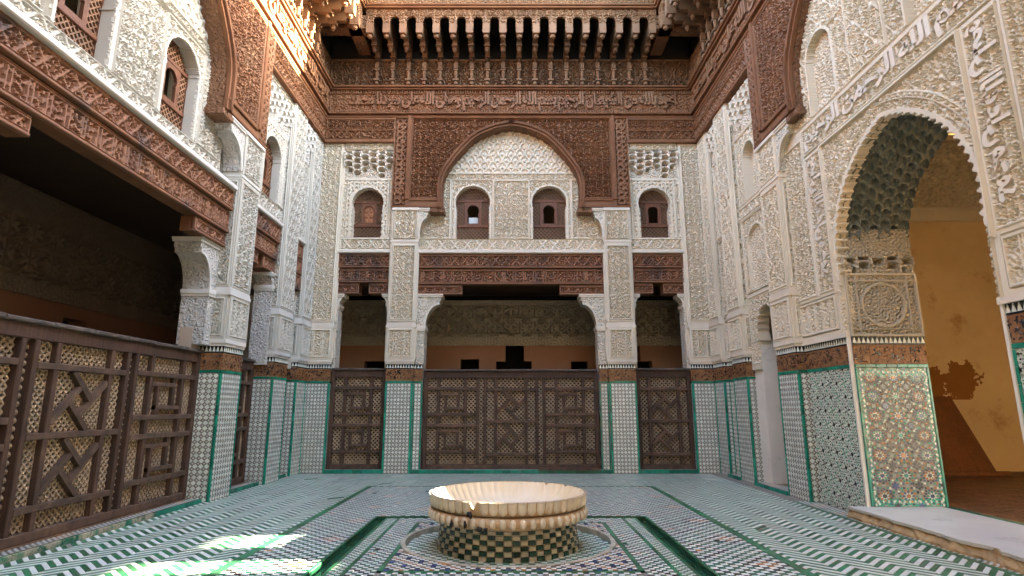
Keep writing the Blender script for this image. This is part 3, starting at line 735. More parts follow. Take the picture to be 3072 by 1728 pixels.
def ring_strip(fr, mb, P, w, h0, h1, mi=0):
    Q = offset_curve(P, w); n = len(P); b = len(mb.v)
    mb.v.extend([fr.pt(*(p[0], h, p[1])) for h in (h0, h1) for p in P]+[fr.pt(*(p[0], h, p[1])) for h in (h0, h1) for p in Q])
    A, B, C, D = b, b+n, b+2*n, b+3*n; f = []
    for i in range(n-1): f += [(B+i, B+i+1, D+i+1, D+i), (A+i, B+i, B+i+1, A+i+1), (C+i, C+i+1, D+i+1, D+i)]
    f += [(A, B, D, C), (A+n-1, C+n-1, D+n-1, B+n-1)]
    mb.f.extend(f); mb.m.extend([mi]*len(f))
def soffit_strip(fr, mb, P, h0, h1, mi=0, t=.02):
    Q = offset_curve(P, t); n = len(P)
    mb.add([fr.pt(p[0], h, p[1]) for h in (h0, h1) for p in P]+[fr.pt(p[0], h, p[1]) for h in (h0, h1) for p in Q],
           [(i, i+1, n+i+1, n+i) for i in range(n-1)]+[(2*n+i, 2*n+i+1, 3*n+i+1, 3*n+i) for i in range(n-1)]+[(i, i+1, 2*n+i+1, 2*n+i) for i in range(n-1)]+[(n+i, n+i+1, 3*n+i+1, 3*n+i) for i in range(n-1)]+[(0, n, 3*n, 2*n), (n-1, 3*n-1+0, 4*n-1, 2*n-1)], mi)
def plain_box(fr, name, u0, u1, h0, h1, z0, z1, m, parent, bev=0.0, label=None):
    mb = MB()
    (fr.bevbox(mb, u0, u1, h0, h1, z0, z1, bev) if bev else fr.box(mb, u0, u1, h0, h1, z0, z1)); return obj(name, mb, m, parent, label=label)
def panel(fr, name, u0, u1, z0, z1, res, pat, m, parent, base=0.0, border=.03, inner=.022, depth=.028, skirt=.05):
    return relief(name, fr, u0, u1, z0, z1, res, layout([(u0+border, u1-border, z0+border, z1-border, pat, inner)], depth=depth), m, parent, base=base, skirt=skirt)
def muqarnas(fr, u0, u1, z0, z1, m, parent, base=0.0, proj=.34, cell=.19, res=.012, name='muqarnas', rows_min=3, rows_max=5, seed=0):
    """stalactite cells hanging from the top of a panel"""
    nr = rows_max; hc = (z1-z0)/nr; nu = max(2, round((u1-u0)/cell)); cw = (u1-u0)/nu; rg = np.random.default_rng(seed)
    jit = rg.uniform(-.25, .35, (nr+2, nu+3))
    def hf(U, Z):
        ci = np.floor((U-u0)/cw).astype(int); x = ((U-u0)/cw-ci)*2-1
        q = (z1-Z)/hc+.5*(ci % 2); r = np.floor(q).astype(int); y = q-r
        jj = jit[np.clip(r, 0, nr), np.clip(ci, 0, nu+1)]
        top = .14+.10*jj+.42*np.abs(x)**2
        ins = (y > top) & (np.abs(x) < .86)
        t = np.clip((y-top)/(1.0-top), 0, 1)
        lean = proj*.55*np.clip((Z-z0)/(z1-z0), 0, 1)*np.clip((z1-Z)/hc*1.3, .25, 1)
        H = np.where(ins, lean-(.25+.07*jj)*(1-t)**.8*np.sqrt(np.clip(1-x*x, 0, 1)), lean+.035*np.clip(y, 0, 1)+.02*jj)
        t_ = tri((U-u0)/(u1-u0)*2)*2; rows = rows_min+np.round((1-t_)*(nr-rows_min))
        return np.where(q >= rows, .03*sat(lab(U, Z, .05, 0)), np.where(q < .25, lean+.03*sat(lab(U, Z, .05, 1)), H))
    return relief(name, fr, u0, u1, z0, z1, res, hf, m, parent, base=base, skirt=.05, smooth=False)
def diag_lattice(fr, mb, u0, u1, z0, z1, p, w, h0, h1, bead=0.0, mi=0, zs=1.0):
    """diagonal bars in both directions inside a rectangle, a turned bead at each crossing"""
    for sg in (1, -1):
        lo = min(u0*sg+z0*zs, u0*sg+z1*zs, u1*sg+z0*zs, u1*sg+z1*zs); hi = max(u0*sg+z0*zs, u0*sg+z1*zs, u1*sg+z0*zs, u1*sg+z1*zs)
        k = math.ceil(lo/p)
        while k*p < hi:
            c = k*p; pts = []
            for uu in (u0, u1):
                zz = (c-sg*uu)/zs
                if z0-1e-9 <= zz <= z1+1e-9: pts.append((uu, zz))
            for zz in (z0, z1):
                uu = (c-zs*zz)*sg
                if u0 < uu < u1: pts.append((uu, zz))
            if len(pts) >= 2: fr.bar(mb, pts[0], pts[1], w, h0 if sg > 0 else h0-.002, h1 if sg > 0 else h1-.002, mi)
            k += 1
    if bead:
        for i in range(math.ceil((u0+z0*zs)/p)-1, math.floor((u1+z1*zs)/p)+2):
            for j in range(math.ceil((z0*zs-u1)/p)-1, math.floor((z1*zs-u0)/p)+2):
                uu = (i-j)*p/2; zz = (i+j)*p/2/zs
                if u0+.01 < uu < u1-.01 and z0+.01 < zz < z1-.01:
                    b = bead; H = (h0+h1)/2
                    mb.add([fr.pt(uu-b, H, zz), fr.pt(uu, H, zz-b*1.25), fr.pt(uu+b, H, zz), fr.pt(uu, H, zz+b*1.25), fr.pt(uu, h1+b*.75, zz), fr.pt(uu, h0-b*.4, zz)],
                           [(0, 1, 4), (1, 2, 4), (2, 3, 4), (3, 0, 4), (1, 0, 5), (2, 1, 5), (3, 2, 5), (0, 3, 5)], mi)
def win_inside(cu, hw, z0, z1):
    """horseshoe headed opening"""
    R = hw*1.02; zc = z1-R
    def f(U, Z): return ((np.abs(U-cu) < hw*.96) & (Z > z0) & (Z <= zc-R*.35)) | ((np.hypot(U-cu, Z-zc) < R) & (Z > zc-R*.35))
    return f
def window(fr, parent, cu, hw, z0, z1, h, shutter=False, keyhole=True, label=None):
    u0, u1 = cu-hw-.03, cu+hw+.03; w = u1-u0; z1 = z1+.02
    zr1 = z0+.36*(z1-z0)*.75; zr2 = z0+.74*(z1-z0); bw = w*.235
    mb = MB(); t = .045
    fr.box(mb, u0, u0+t, h-.06, h, z0, z1); fr.box(mb, u1-t, u1, h-.06, h, z0, z1); fr.box(mb, u0+t, u1-t, h-.06, h-.003, z0, z0+.05); fr.box(mb, u0+t, u1-t, h-.06, h-.003, z1-.04, z1)
    fr.bevbox(mb, u0+t, u1-t, h-.06, h+.015, zr1-.035, zr1+.035); fr.bevbox(mb, u0+t, u1-t, h-.06, h+.012, zr2-.03, zr2+.03)
    wn = obj('window', mb, 'window_wood', parent, label=label)
    lt = MB(); q = dict(p=.092, w=.017, h0=h-.035, h1=h-.012)
    diag_lattice(fr, lt, u0+t, u1-t, z0+.05, zr1-.035, **q); diag_lattice(fr, lt, u0+t, u1-t, zr2+.03, z1-.04, **q)
    diag_lattice(fr, lt, u0+t, cu-bw, zr1+.035, zr2-.03, **q); diag_lattice(fr, lt, cu+bw, u1-t, zr1+.035, zr2-.03, **q)
    obj('lattice', lt, 'bead_dark', wn, kind='stuff')
    zk = zr2-.10; kr = bw*.70
    def key(U, Z):
        return ~(((np.abs(U-cu) < kr*.92) & (Z < zk-kr*1.6) & (Z > zr1+.035+.03)) | (np.hypot(U-cu, Z-(zk-kr)) < kr) | ((np.abs(U-cu) < kr*.72) & (Z < zk-kr) & (Z > zr1+.07)))
    relief('hatch_board', fr, cu-bw, cu+bw, zr1+.035, zr2-.03, .012, lambda U, Z: np.zeros(U.shape), 'window_wood', wn, base=h+.004, skirt=.05, mask=key)
    if shutter:
        sh = MB(); fr.box(sh, cu-kr*1.1, cu+kr*1.1, h-.045, h-.03, zr1+.06, zk+.02)
        for a in (-1, 1):
            for b in range(3):
                zz = zr1+.08+b*(zk-zr1-.1)/3; fr.bevbox(sh, cu+a*kr*.5-kr*.32, cu+a*kr*.5+kr*.32, h-.031, h-.015, zz, zz+(zk-zr1-.1)/3-.04, .008)
        obj('shutter', sh, 'shutter', wn, label='closed orange wooden shutter')
    return wn

# ------------------------------------------------------------------ pieces shared by the walls
def pier(fr, u0, u1, parent, S, res=.014, depth=.45, top=6.05, h=0.0, lo=True, hi=True, pats=(AR, SE, KU), tiles=True, seed=0, tp=.08, name='pier', bands=True, dz=0.0):
    """a masonry pier: tiled dado, carved base panel, mouldings, carved shaft"""
    core = plain_box(fr, name, u0+.012, u1-.012, -depth, h-.035, -.1, top, 'plain_'+S, parent)
    faces = [(fr, u0, u1, h)]
    if lo: faces.append((fr.side(u0, -1), -h, depth, 0.0))
    if hi: faces.append((fr.side(u1, 1), -h, depth, 0.0))
    zt = 1.98
    for k, (f, a, b, hh) in enumerate(faces):
        if tiles: dado(f, a, b, core, h=hh-.006, z0=dz if k == 0 else max(dz, 0), p=tp, seed=seed+k*3, left=True, right=True)
        panel(f, 'carved_base_panel', a, b, 2.47, 3.18, res, pats[2], 'stucco_'+S, core, base=hh, border=.045)
        if bands:
            panel(f, 'carved_shaft', a, b, 3.32, min(5.16, top), res, pats[0] if k else pats[1], 'stucco_'+S, core, base=hh-.012, border=.035)
            if top > 5.3: panel(f, 'carved_upper_shaft', a, b, 5.24, top, res, pats[0], 'stucco_'+S, core, base=hh-.012, border=.03)
        else: panel(f, 'carved_shaft', a, b, 3.32, top, res, pats[0] if k else pats[1], 'stucco_'+S, core, base=hh-.012, border=.035)
    mb = MB(); a0 = u0-(.0 if not lo else 0); 
    for z0_, z1_, pj in ((2.356, 2.40, .018), (2.40, 2.47, .035), (3.18, 3.235, .045), (3.235, 3.285, .030), (3.285, 3.32, .015)) + (((5.16, 5.20, .02), (5.20, 5.24, .035)) if (bands and top > 5.3) else ()):
        fr.box(mb, u0-(pj if lo else 0), u1+(pj if hi else 0), -depth, h+pj, z0_, z1_-.002)
    obj('moulding', mb, 'plain_'+S, core, kind='stuff')
    return core
def corbel(fr, parent, u, sg, L, zt, zb, h0, h1, S, tail=0.0, ztail=None, tip=.16):
    """carved stucco corbel whose underside is a concave curve"""
    mb = MB(); P = [(0, zt-.07), (L-.04, zt-.07), (L-.04, zt-.07-tip*.45), (L-.075, zt-.07-tip*.62), (L-.075, zt-.07-tip)]
    n = 9; x0, y0 = L-.075, zt-.07-tip; x1, y1 = tail, zb
    for i in range(1, n+1):
        t = i/n*PI/2; P.append((x0+(x1-x0)*math.sin(t), y0+(y1-y0)*(1-math.cos(t))))
    if ztail is not None: P += [(tail, ztail)]
    P += [(0, ztail if ztail is not None else zb)]
    fr.prism(mb, [(u+sg*t, z) for t, z in P], h0, h1)
    c = obj('corbel', mb, 'bumpy_'+S, parent)
    m2 = MB(); a, b = sorted((u, u+sg*L)); fr.box(m2, a, b, h0-.01, h1+.02, zt-.068, zt-.03); fr.box(m2, a, b, h0-.02, h1+.035, zt-.03, zt)
    q = [(u+sg*t, z) for t, z in P]; e = [q[i] for i in range(4, 4+n+1)]
    for i in range(len(e)-1): fr.bar(m2, e[i], e[i+1], .035, h1-.002, h1+.022)
    if ztail is not None:
        fr.box(m2, *sorted((u, u+sg*(tail+.03))), h0-.01, h1+.03, zb-.06, zb+.01); fr.box(m2, *sorted((u, u+sg*(tail+.015))), h0-.005, h1+.02, zb-.10, zb-.06)
    obj('corbel_slab', m2, 'plain_'+S, c, kind='stuff')
    return c
def beam(fr, parent, u0, u1, z0, z1, h, depth, pat, res, m='wood_lintel', name='beam', fillet=True):
    b = plain_box(fr, name, u0, u1, h-depth, h-.035, z0, z1, 'wood_mould', parent)
    relief('carved_face', fr, u0, u1, z0+(.04 if fillet else .0), z1-(.035 if fillet else 0), res, layout([(u0+.02, u1-.02, z0+.05, z1-.04, pat, .014)], depth=.03), m, b, base=h-.034, skirt=.02)
    if fillet:
        mb = MB(); fr.bevbox(mb, u0, u1, h-.036, h+.022, z0, z0+.038, .01); fr.bevbox(mb, u0, u1, h-.036, h+.004, z1-.033, z1, .008)
        obj('fillet', mb, m, b, kind='stuff')
    return b
def upper_wood(fr, parent, umin, umax, po, res, left_is_low=True):
    """cedar spandrel round the great arch, the frieze, inscription and cornice above"""
    pb = po-.36
    def mask(U, Z): return (np.abs(U) > aw(Z)+.03)
    rects = [(-pb+.06, pb-.06, 6.26, 8.33, P_arab(.06, .26, .36, 0), .03), (-po+.03, -pb-.05, 6.1, 8.33, P_star(.12), .02), (pb+.05, po-.03, 6.1, 8.33, P_star(.12), .02)]
    sp = relief('wood_spandrel', fr, -po, po, 6.05, 8.43, res, layout(rects, depth=.032), 'wood', parent, base=.0, skirt=.25, mask=mask)
    mb = MB()
    for s in (-1, 1):
        fr.bevbox(mb, *sorted((s*(pb-.05), s*(pb+.05))), .0, .085, 6.24, 8.43, .012); fr.bevbox(mb, *sorted((s*(pb-.08), s*(pb+.02))), .0, .06, 6.24, 8.34, .012)
        a, b = sorted((s*1.66, s*(pb-.051))); fr.bevbox(mb, a, b, .0, .075, 6.20, 6.26, .012)
        fr.bevbox(mb, *sorted((s*1.66, s*(po))), .0, .05, 6.05, 6.10, .01)
    fr.bevbox(mb, -po, po, .0, .06, 8.34, 8.425, .012)
    obj('frame_strip', mb, 'wood_mould', sp, kind='stuff')
    mb = MB(); ring_strip(fr, mb, AFULL, .05, -.02, .055); ring_strip(fr, mb, offset_curve(AFULL, .052), .065, -.02, .085)
    obj('archivolt', mb, 'wood_mould', sp, kind='stuff')
    mb = MB(); Pn = smooth_curve(offset_curve(AFULL, .085), 3); d0 = 0
    for i in range(1, len(Pn)-1):
        a, b = Pn[i], Pn[i+1]; dx, dz = b[0]-a[0], b[1]-a[1]; L_ = math.hypot(dx, dz) or 1; nx, nz_ = -dz/L_, dx/L_; k = .028
        fr.bar(mb, (a[0]-nx*k+dx*.1, a[1]-nz_*k+dz*.1), (a[0]+nx*k+dx*.7, a[1]+nz_*k+dz*.7), .02, .083, .098)
    obj('rope_carving', mb, 'wood_mould', sp, kind='stuff')
    mb = MB(); soffit_strip(fr, mb, AFULL, -.30, .0)
    obj('arch_soffit', mb, 'wood_bump', sp)
    for s in (-1, 1):
        a, b = sorted((s*1.58, s*1.93)); plain_box(fr, 'arch_foot', a, b, -.30, .03, 5.93, 6.045, 'wood_bump', sp, .01)
    # frieze above the side bays
    for a, b in ((umin, -po), (po, umax)):
        if b-a > .05:
            relief('wood_frieze', fr, a, b, 7.74, 8.43, res, layout([(a, b, 7.80, 8.02, P_diamond(.16), .02), (a, b, 8.05, 8.30, P_arab(.055, .2, .25, 1), .02)], depth=.03), 'wood', parent, base=.0, skirt=.12)
            mb = MB(); fr.bevbox(mb, a, b, -.1, .065, 7.70, 7.745, .012); fr.bevbox(mb, a, b, .0, .06, 8.345, 8.425, .012); fr.bevbox(mb, a, b, .0, .05, 8.02, 8.05, .008)
            obj('frieze_moulding', mb, 'wood_mould', parent, kind='stuff')
    b0 = .055
    ins = relief('inscription_board', fr, umin, umax, 8.44, 9.06, res, layout([(umin, umax, 8.54, 8.96, lambda U, Z, c: .55*P_vine(.075, 2)(U, Z, c), .02), (umin, umax, 8.47, 8.53, P_dent(.06), 0), (umin, umax, 8.98, 9.05, P_dent(.06), 0)], depth=.03), 'wood', parent, base=b0, skirt=.2)
    ue = (umin+.55, umax-.45)
    if not left_is_low: ue = (ue[1], ue[0])
    lettering('inscription', fr, TXT1, ue[0], ue[1], 8.50, 9.02, b0+.025, .036, 'wood', ins)
    mb = MB(); fr.bevbox(mb, umin, umax, -.1, .13, 8.425, 8.46, .01); fr.bevbox(mb, umin, umax, -.1, .16, 9.06, 9.10, .012); fr.bevbox(mb, umin, umax, -.1, .21, 9.10, 9.15, .015)
    obj('cornice_moulding', mb, 'wood_mould', parent, kind='stuff')
    relief('eave_frieze', fr, umin, umax, 9.15, 9.95, max(res, .02), layout([(umin, umax, 9.2, 9.9, P_arab(.075, .385, .7, 2), .02)], depth=.035), 'wood_eave', parent, base=.0, skirt=.1)
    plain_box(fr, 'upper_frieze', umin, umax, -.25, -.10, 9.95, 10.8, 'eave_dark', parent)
def eave(fr, name, label, umin, umax, bu0, bu1, parent_loc):
    """overhanging cedar eave on rows of carved brackets"""
    T = thing(name, label, 'eave', parent_loc, group='carved cedar eaves round the court')
    proto = MB(); w = .055
    fr.prism_u(proto, [(0, 9.92), (.14, 9.92), (.20, 10.02), (.36, 10.02), (.40, 9.97), (.50, 9.97), (.56, 10.09), (.74, 10.09), (.80, 10.17), (1.0, 10.17), (1.0, 10.6), (0, 10.6)], -w, w)
    def knob(uu, h, z, r, sq_=1.0):
        vs = [fr.pt(uu, h, z-r*sq_), fr.pt(uu, h, z+r*sq_)]; k = 8
        for lv in (-.55, .55): vs += [fr.pt(uu+r*.83*math.cos(2*PI*i/k), h+r*.83*math.sin(2*PI*i/k), z+lv*r*sq_) for i in range(k)]
        proto.add(vs, [(0, 2+(i+1) % k, 2+i) for i in range(k)]+[(2+i, 2+(i+1) % k, 10+(i+1) % k, 10+i) for i in range(k)]+[(1, 10+i, 10+(i+1) % k) for i in range(k)])
    def post(h, r0, r1, z0, z1, k=8):
        proto.add([fr.pt(r0*math.cos(2*PI*i/k), h+r0*math.sin(2*PI*i/k), z0) for i in range(k)]+[fr.pt(r1*math.cos(2*PI*i/k), h+r1*math.sin(2*PI*i/k), z1) for i in range(k)],
                  [(i, (i+1) % k, k+(i+1) % k, k+i) for i in range(k)]+[tuple(range(k))[::-1], tuple(range(k, 2*k))])
    knob(0, .13, 9.23, .062); fr.box(proto, -.07, .07, .06, .20, 9.28, 9.33); post(.13, .035, .05, 9.33, 9.56); fr.box(proto, -.06, .06, .07, .19, 9.56, 9.60); fr.box(proto, -.05, .05, .08, .18, 9.62, 9.78)
    for q in range(5): post(.13, .055, .045, 9.79+q*.028, 9.81+q*.028)
    fr.box(proto, -.065, .065, .06, .22, 9.90, 9.935)
    knob(0, .46, 9.93, .065, 1.2); fr.box(proto, -.07, .07, .38, .56, 9.99, 10.03)
    fr.box(proto, -.075, .075, .86, 1.06, 9.98, 10.22); knob(0, .96, 9.95, .07)
    fr.box(proto, -.065, .065, .84, .90, 10.02, 10.20)
    me = bpy.data.meshes.new('bracket'); me.from_pydata(proto.v, [], proto.f); me.materials.append(M['wood_eave']); me.update()
    nb = int(round((bu1-bu0)/.39)); us = [bu0+(bu1-bu0)*i/nb for i in range(nb+1)]; sp = (bu1-bu0)/nb
    for u in us:
        o = bpy.data.objects.new('bracket', me); link(o, T); o.location = tuple(fr.U*u)
    def mask(U, Z):
        x = np.abs(((U-bu0)/sp) % 1-.5)*sp; i = (U > bu0) & (U < bu1); hw = sp*.5-.085
        op = i & (x < hw) & (Z < 10.33+.10*np.sqrt(np.clip(1-(x/hw)**2, 0, 1))-.015*np.abs(np.sin(x/hw*9)))
        return ~op & (i | (Z > 10.10))
    relief('arcaded_board', fr, umin, umax, 10.02, 10.60, .015, layout([(umin, umax, 10.44, 10.58, P_arab(.05, .2, .16, 1), .015)], base=P_vine(.06), depth=.02), 'wood_eave', T, base=1.03, skirt=.05, mask=mask)
    for a, b in ((umin-1.1, bu0-.10), (bu1+.10, umax+1.1)):
        mb = MB()
        for q in range(3): fr.box(mb, a, b, .72+.1*q, 1.02, 10.12+.12*q, 10.22+.12*q)
        obj('corner_corbel', mb, 'wood_bump', T, kind='stuff')
    mb = MB(); fr.box(mb, umin-1.1, umax+1.1, -.1, 1.02, 10.615, 10.68)
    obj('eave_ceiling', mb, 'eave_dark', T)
    mb = MB(); fr.bevbox(mb, umin-.1, umax+.1, .9, 1.12, 10.605, 10.65, .012); fr.bevbox(mb, umin-.14, umax+.14, .9, 1.16, 10.65, 10.685, .012)
    obj('eave_moulding', mb, 'wood_mould', T, kind='stuff')
    relief('upper_eave_board', fr, umin-.12, umax+.12, 10.69, 10.83, .02, layout([], base=P_arab(.055, .2, .14, 0), depth=.02), 'wood_eave', T, base=1.13, skirt=.04)
    mb = MB(); k = int((umax-umin+.5)/.17); rr = random.Random(len(name))
    for i in range(k):
        uc = umin-.25+(i+.5)*.17; vs = []; dz = rr.uniform(-.01, .01); h1 = 1.27+rr.uniform(-.02, .02)
        for hh, zz in ((h1, 10.85), (.1, 11.02)):
            for q in range(7): vs.append(fr.pt(uc+.075*math.cos(PI*q/6), hh, zz+dz+.06*math.sin(PI*q/6)))
        mb.add(vs, [(q, q+1, 8+q, 7+q) for q in range(6)]+[tuple(range(7))])
    obj('roof_tiles', mb, 'rooftile', T, kind='stuff')
    wd = MB()
    for i in range(46):
        uc = rr.uniform(umin, umax); L = rr.uniform(.08, .34); b = rr.uniform(-.16, .16); a = rr.uniform(-.5, .2)
        p = [(uc, 1.20, 10.88), (uc+b*.3, 1.28, 10.93+L*.3), (uc+b*.8, 1.34, 10.93+L*a*.5), (uc+b*1.2, 1.37, 10.92+L*a-.05)]
        for j in range(3):
            x0, x1 = p[j], p[j+1]; t = .009*(1-j/3.5)
            wd.add([fr.pt(x0[0]-t, x0[1], x0[2]), fr.pt(x0[0]+t, x0[1], x0[2]), fr.pt(x1[0]+t*.6, x1[1], x1[2]), fr.pt(x1[0]-t*.6, x1[1], x1[2])], [(0, 1, 2, 3)])
    wo = obj(name+'_weeds' if False else 'dry_weeds', wd, 'weed', None); wo['kind'] = 'stuff'
    return T
def gate(fr, u0, u1, z0, z1, h, panels, label, name='wooden_gate', group=None, top_over=.0, strip=.10, LP=.09):
    """lattice gate: each panel is 'square' or 'diamond'"""
    T = thing(name, label, 'gate', fr.pt((u0+u1)/2, h, z0), group)
    st = .085; tr = .15; n = len(panels)
    def part(nm, f, m='gate_wood'):
        mb = MB(); f(mb); return obj(nm, mb, m, T)
    part('post', lambda mb: fr.bevbox(mb, u0, u0+st, h-.09, h+.02, z0, z1)); part('post', lambda mb: fr.bevbox(mb, u1-st, u1, h-.09, h+.02, z0, z1))
    part('top_rail', lambda mb: fr.bevbox(mb, u0+st, u1-st, h-.085, h+.012, z1-tr, z1)); part('bottom_rail', lambda mb: fr.bevbox(mb, u0+st, u1-st, h-.085, h+.012, z0, z0+.10), 'gate_rail')
    def cap(mb):
        L = u1-u0+2*top_over
        for i in range(8): fr.bevbox(mb, u0-top_over+L*i/8, u0-top_over+L*(i+1)/8, h-.11, h+.055+random.uniform(-.006, .006), z1+.001, z1+.05+random.uniform(-.006, .006), .012)
    part('cap_rail', cap, 'gate_top').__setitem__('kind', 'stuff')
    a = u0+st; b = u1-st; zb = z0+.10; zt = z1-tr; lt = MB()
    ws = strip if n > 1 else 0.0; k = .065
    pw = (b-a-(n-1)*(ws+2*k))/n
    L = dict(p=LP, w=LP*.22, h0=h-.08, h1=h-.06, bead=LP*.30)
    for i, kind in enumerate(panels):
        p0 = a+i*(pw+ws+2*k); p1 = p0+pw; q0, q1 = p0, p1
        if i < n-1:
            part('stile', lambda mb: fr.bevbox(mb, p1, p1+k, h-.07, h+.012, zb, zt)); part('stile', lambda mb: fr.bevbox(mb, p1+k+ws, p1+2*k+ws, h-.07, h+.012, zb, zt))
            diag_lattice(fr, lt, p1+k, p1+k+ws, zb, zt, **L)
        diag_lattice(fr, lt, q0, q1, zb, zt, **L)
        W_, H_ = q1-q0, zt-zb; cx = (q0+q1)/2
        B = lambda nm, x0, x1, y0, y1, dh=0.0, m='gate_wood': part(nm, lambda mb: fr.bevbox(mb, x0, x1, h-.06, h+.008+dh, y0, y1, .006), m)
        t = .034
        if kind == 'square':
            rz = [zb+H_*f for f in (.145, .445, .575, .875)]; ru = [q0+W_*.225, q0+W_*.775]
        else:
            rz = [zb+H_*f for f in (.115, .49, .865)]; ru = [q0+W_*.19, q0+W_*.81]
        for u in ru: B('stile', u-t, u+t, zb, zt)
        for z in rz: B('rail', q0, q1, z-t, z+t, .006, 'gate_rail')
        cells = [(rz[0], rz[1]), (rz[2], rz[3])] if kind == 'square' else [(rz[0], rz[1]), (rz[1], rz[2])]
        for y0, y1 in cells:
            cw = (ru[1]-ru[0])/2-t; cz = (y0+y1)/2; hh = (y1-y0)/2-t
            if kind == 'square':
                s1, s2 = cw*.52, hh*.62; q = .028
                B('rail', cx-cw, cx+s1+q, cz+s2-q, cz+s2+q, -.004, 'gate_rail'); B('stile', cx+s1-q, cx+s1+q, cz-s2-q, cz+hh, -.007)
                B('rail', cx-s1-q, cx+cw, cz-s2-q, cz-s2+q, -.004, 'gate_rail'); B('stile', cx-s1-q, cx-s1+q, cz-hh, cz+s2+q, -.007)
            else:
                r = min(cw, hh)*.52; bb = .062
                ext = hh-r; ex2 = cw-r
                for x0, y0_, x1, y1_, dh in ((-ext, r+ext, r, 0, 0), (r+ex2, ex2, 0, -r, -.004), (ext, -r-ext, -r, 0, 0), (-r-ex2, -ex2, 0, r, -.004)):
                    mb = MB(); fr.bar(mb, (cx+max(-cw, min(cw, x0)), cz+y0_), (cx+x1, cz+y1_), bb, h-.06, h+.004+dh); obj('diagonal_bar', mb, 'gate_rail', T)
    obj('lattice', lt, 'bead', T, kind='stuff')
    return T

# ------------------------------------------------------------------ bays
def tympanum(fr, parent, S, res, W_=1.72, zlo=5.03, shutters=(False, False)):
    """stucco wall inside the great arch with two latticed windows and a blind panel"""
    h = -.30; wi = [win_inside(-.93, .41, 5.36, 6.70), win_inside(.93, .41, 5.36, 6.70)]
    rects = [(-2.2, 2.2, 5.05, 5.34, DI, .02), (-1.45, -.44, 5.36, 6.86, AR2, .022), (.44, 1.45, 5.36, 6.86, AR2, .022), (-.43, .43, 5.36, 6.86, P_arab(.05, .30, .40, 2), .03),
             (-1.60, 1.60, 6.88, 7.03, P_arab(.05, .16, .15, 1), .018), (-1.75, 1.75, 7.06, 8.3, SCL, .0), (-2.2, -1.47, 5.36, 6.86, VI, .02), (1.47, 2.2, 5.36, 6.86, VI, .02)]
    L0 = layout(rects, depth=.026)
    def hf(U, Z):
        H = L0(U, Z)
        for c in (-.93, .93):
            R = .41*1.02; d = np.hypot(U-c, Z-(6.70-R)); H = np.where((d > R) & (d < R+.05) & (Z > 6.70-R*1.4), .045, H)
            H = np.where((np.abs(np.abs(U-c)-.43) < .03) & (Z > 5.36) & (Z < 6.70-R*1.35), .045, H)
        return H
    tw = relief('arch_wall', fr, -2.2, 2.2, zlo, 8.3, res, hf, 'stucco_'+S, parent, base=h, skirt=.16, mask=lambda U, Z: ~(wi[0](U, Z) | wi[1](U, Z)) & ((np.abs(U) < 1.75) | (Z < 6.1)))
    for c, s in zip((-.93, .93), shutters): window(fr, parent, c, .41, 5.36, 6.70, h-.13, shutter=s)
    return tw
def backing(fr, parent, S, rects, h0=-.75, h1=-.52):
    """rough wall body behind the carved slabs"""
    mb = MB()
    for u0, u1, z0, z1 in rects: fr.box(mb, u0, u1, h0, h1, z0, z1)
    return obj('wall_body', mb, 'mass', parent, kind='stuff')
def wide_bay(fr, parent, pi, S, res, L=1.06, ch=(-.50, -.10)):
    plain_box(fr, 'ledge', -pi, pi, -.5, -.02, 4.945, 5.03, 'plain_'+S, parent, .015)
    beam(fr, parent, -pi, pi, 4.60, 4.94, -.09, .24, P_diamond(.24), res)
    beam(fr, parent, -pi, pi, 4.22, 4.585, -.13, .22, P_kufic(.24, .06), res)
    for s in (-1, 1):
        a, b = sorted((s*pi, s*(pi-L))); beam(fr, parent, a, b, 3.98, 4.205, -.16, .22, P_diamond(.22), res, name='stub_beam')
        corbel(fr, parent, s*pi, -s, .62, 3.975, 3.22, ch[0], ch[1], S, tail=.22, ztail=2.36)
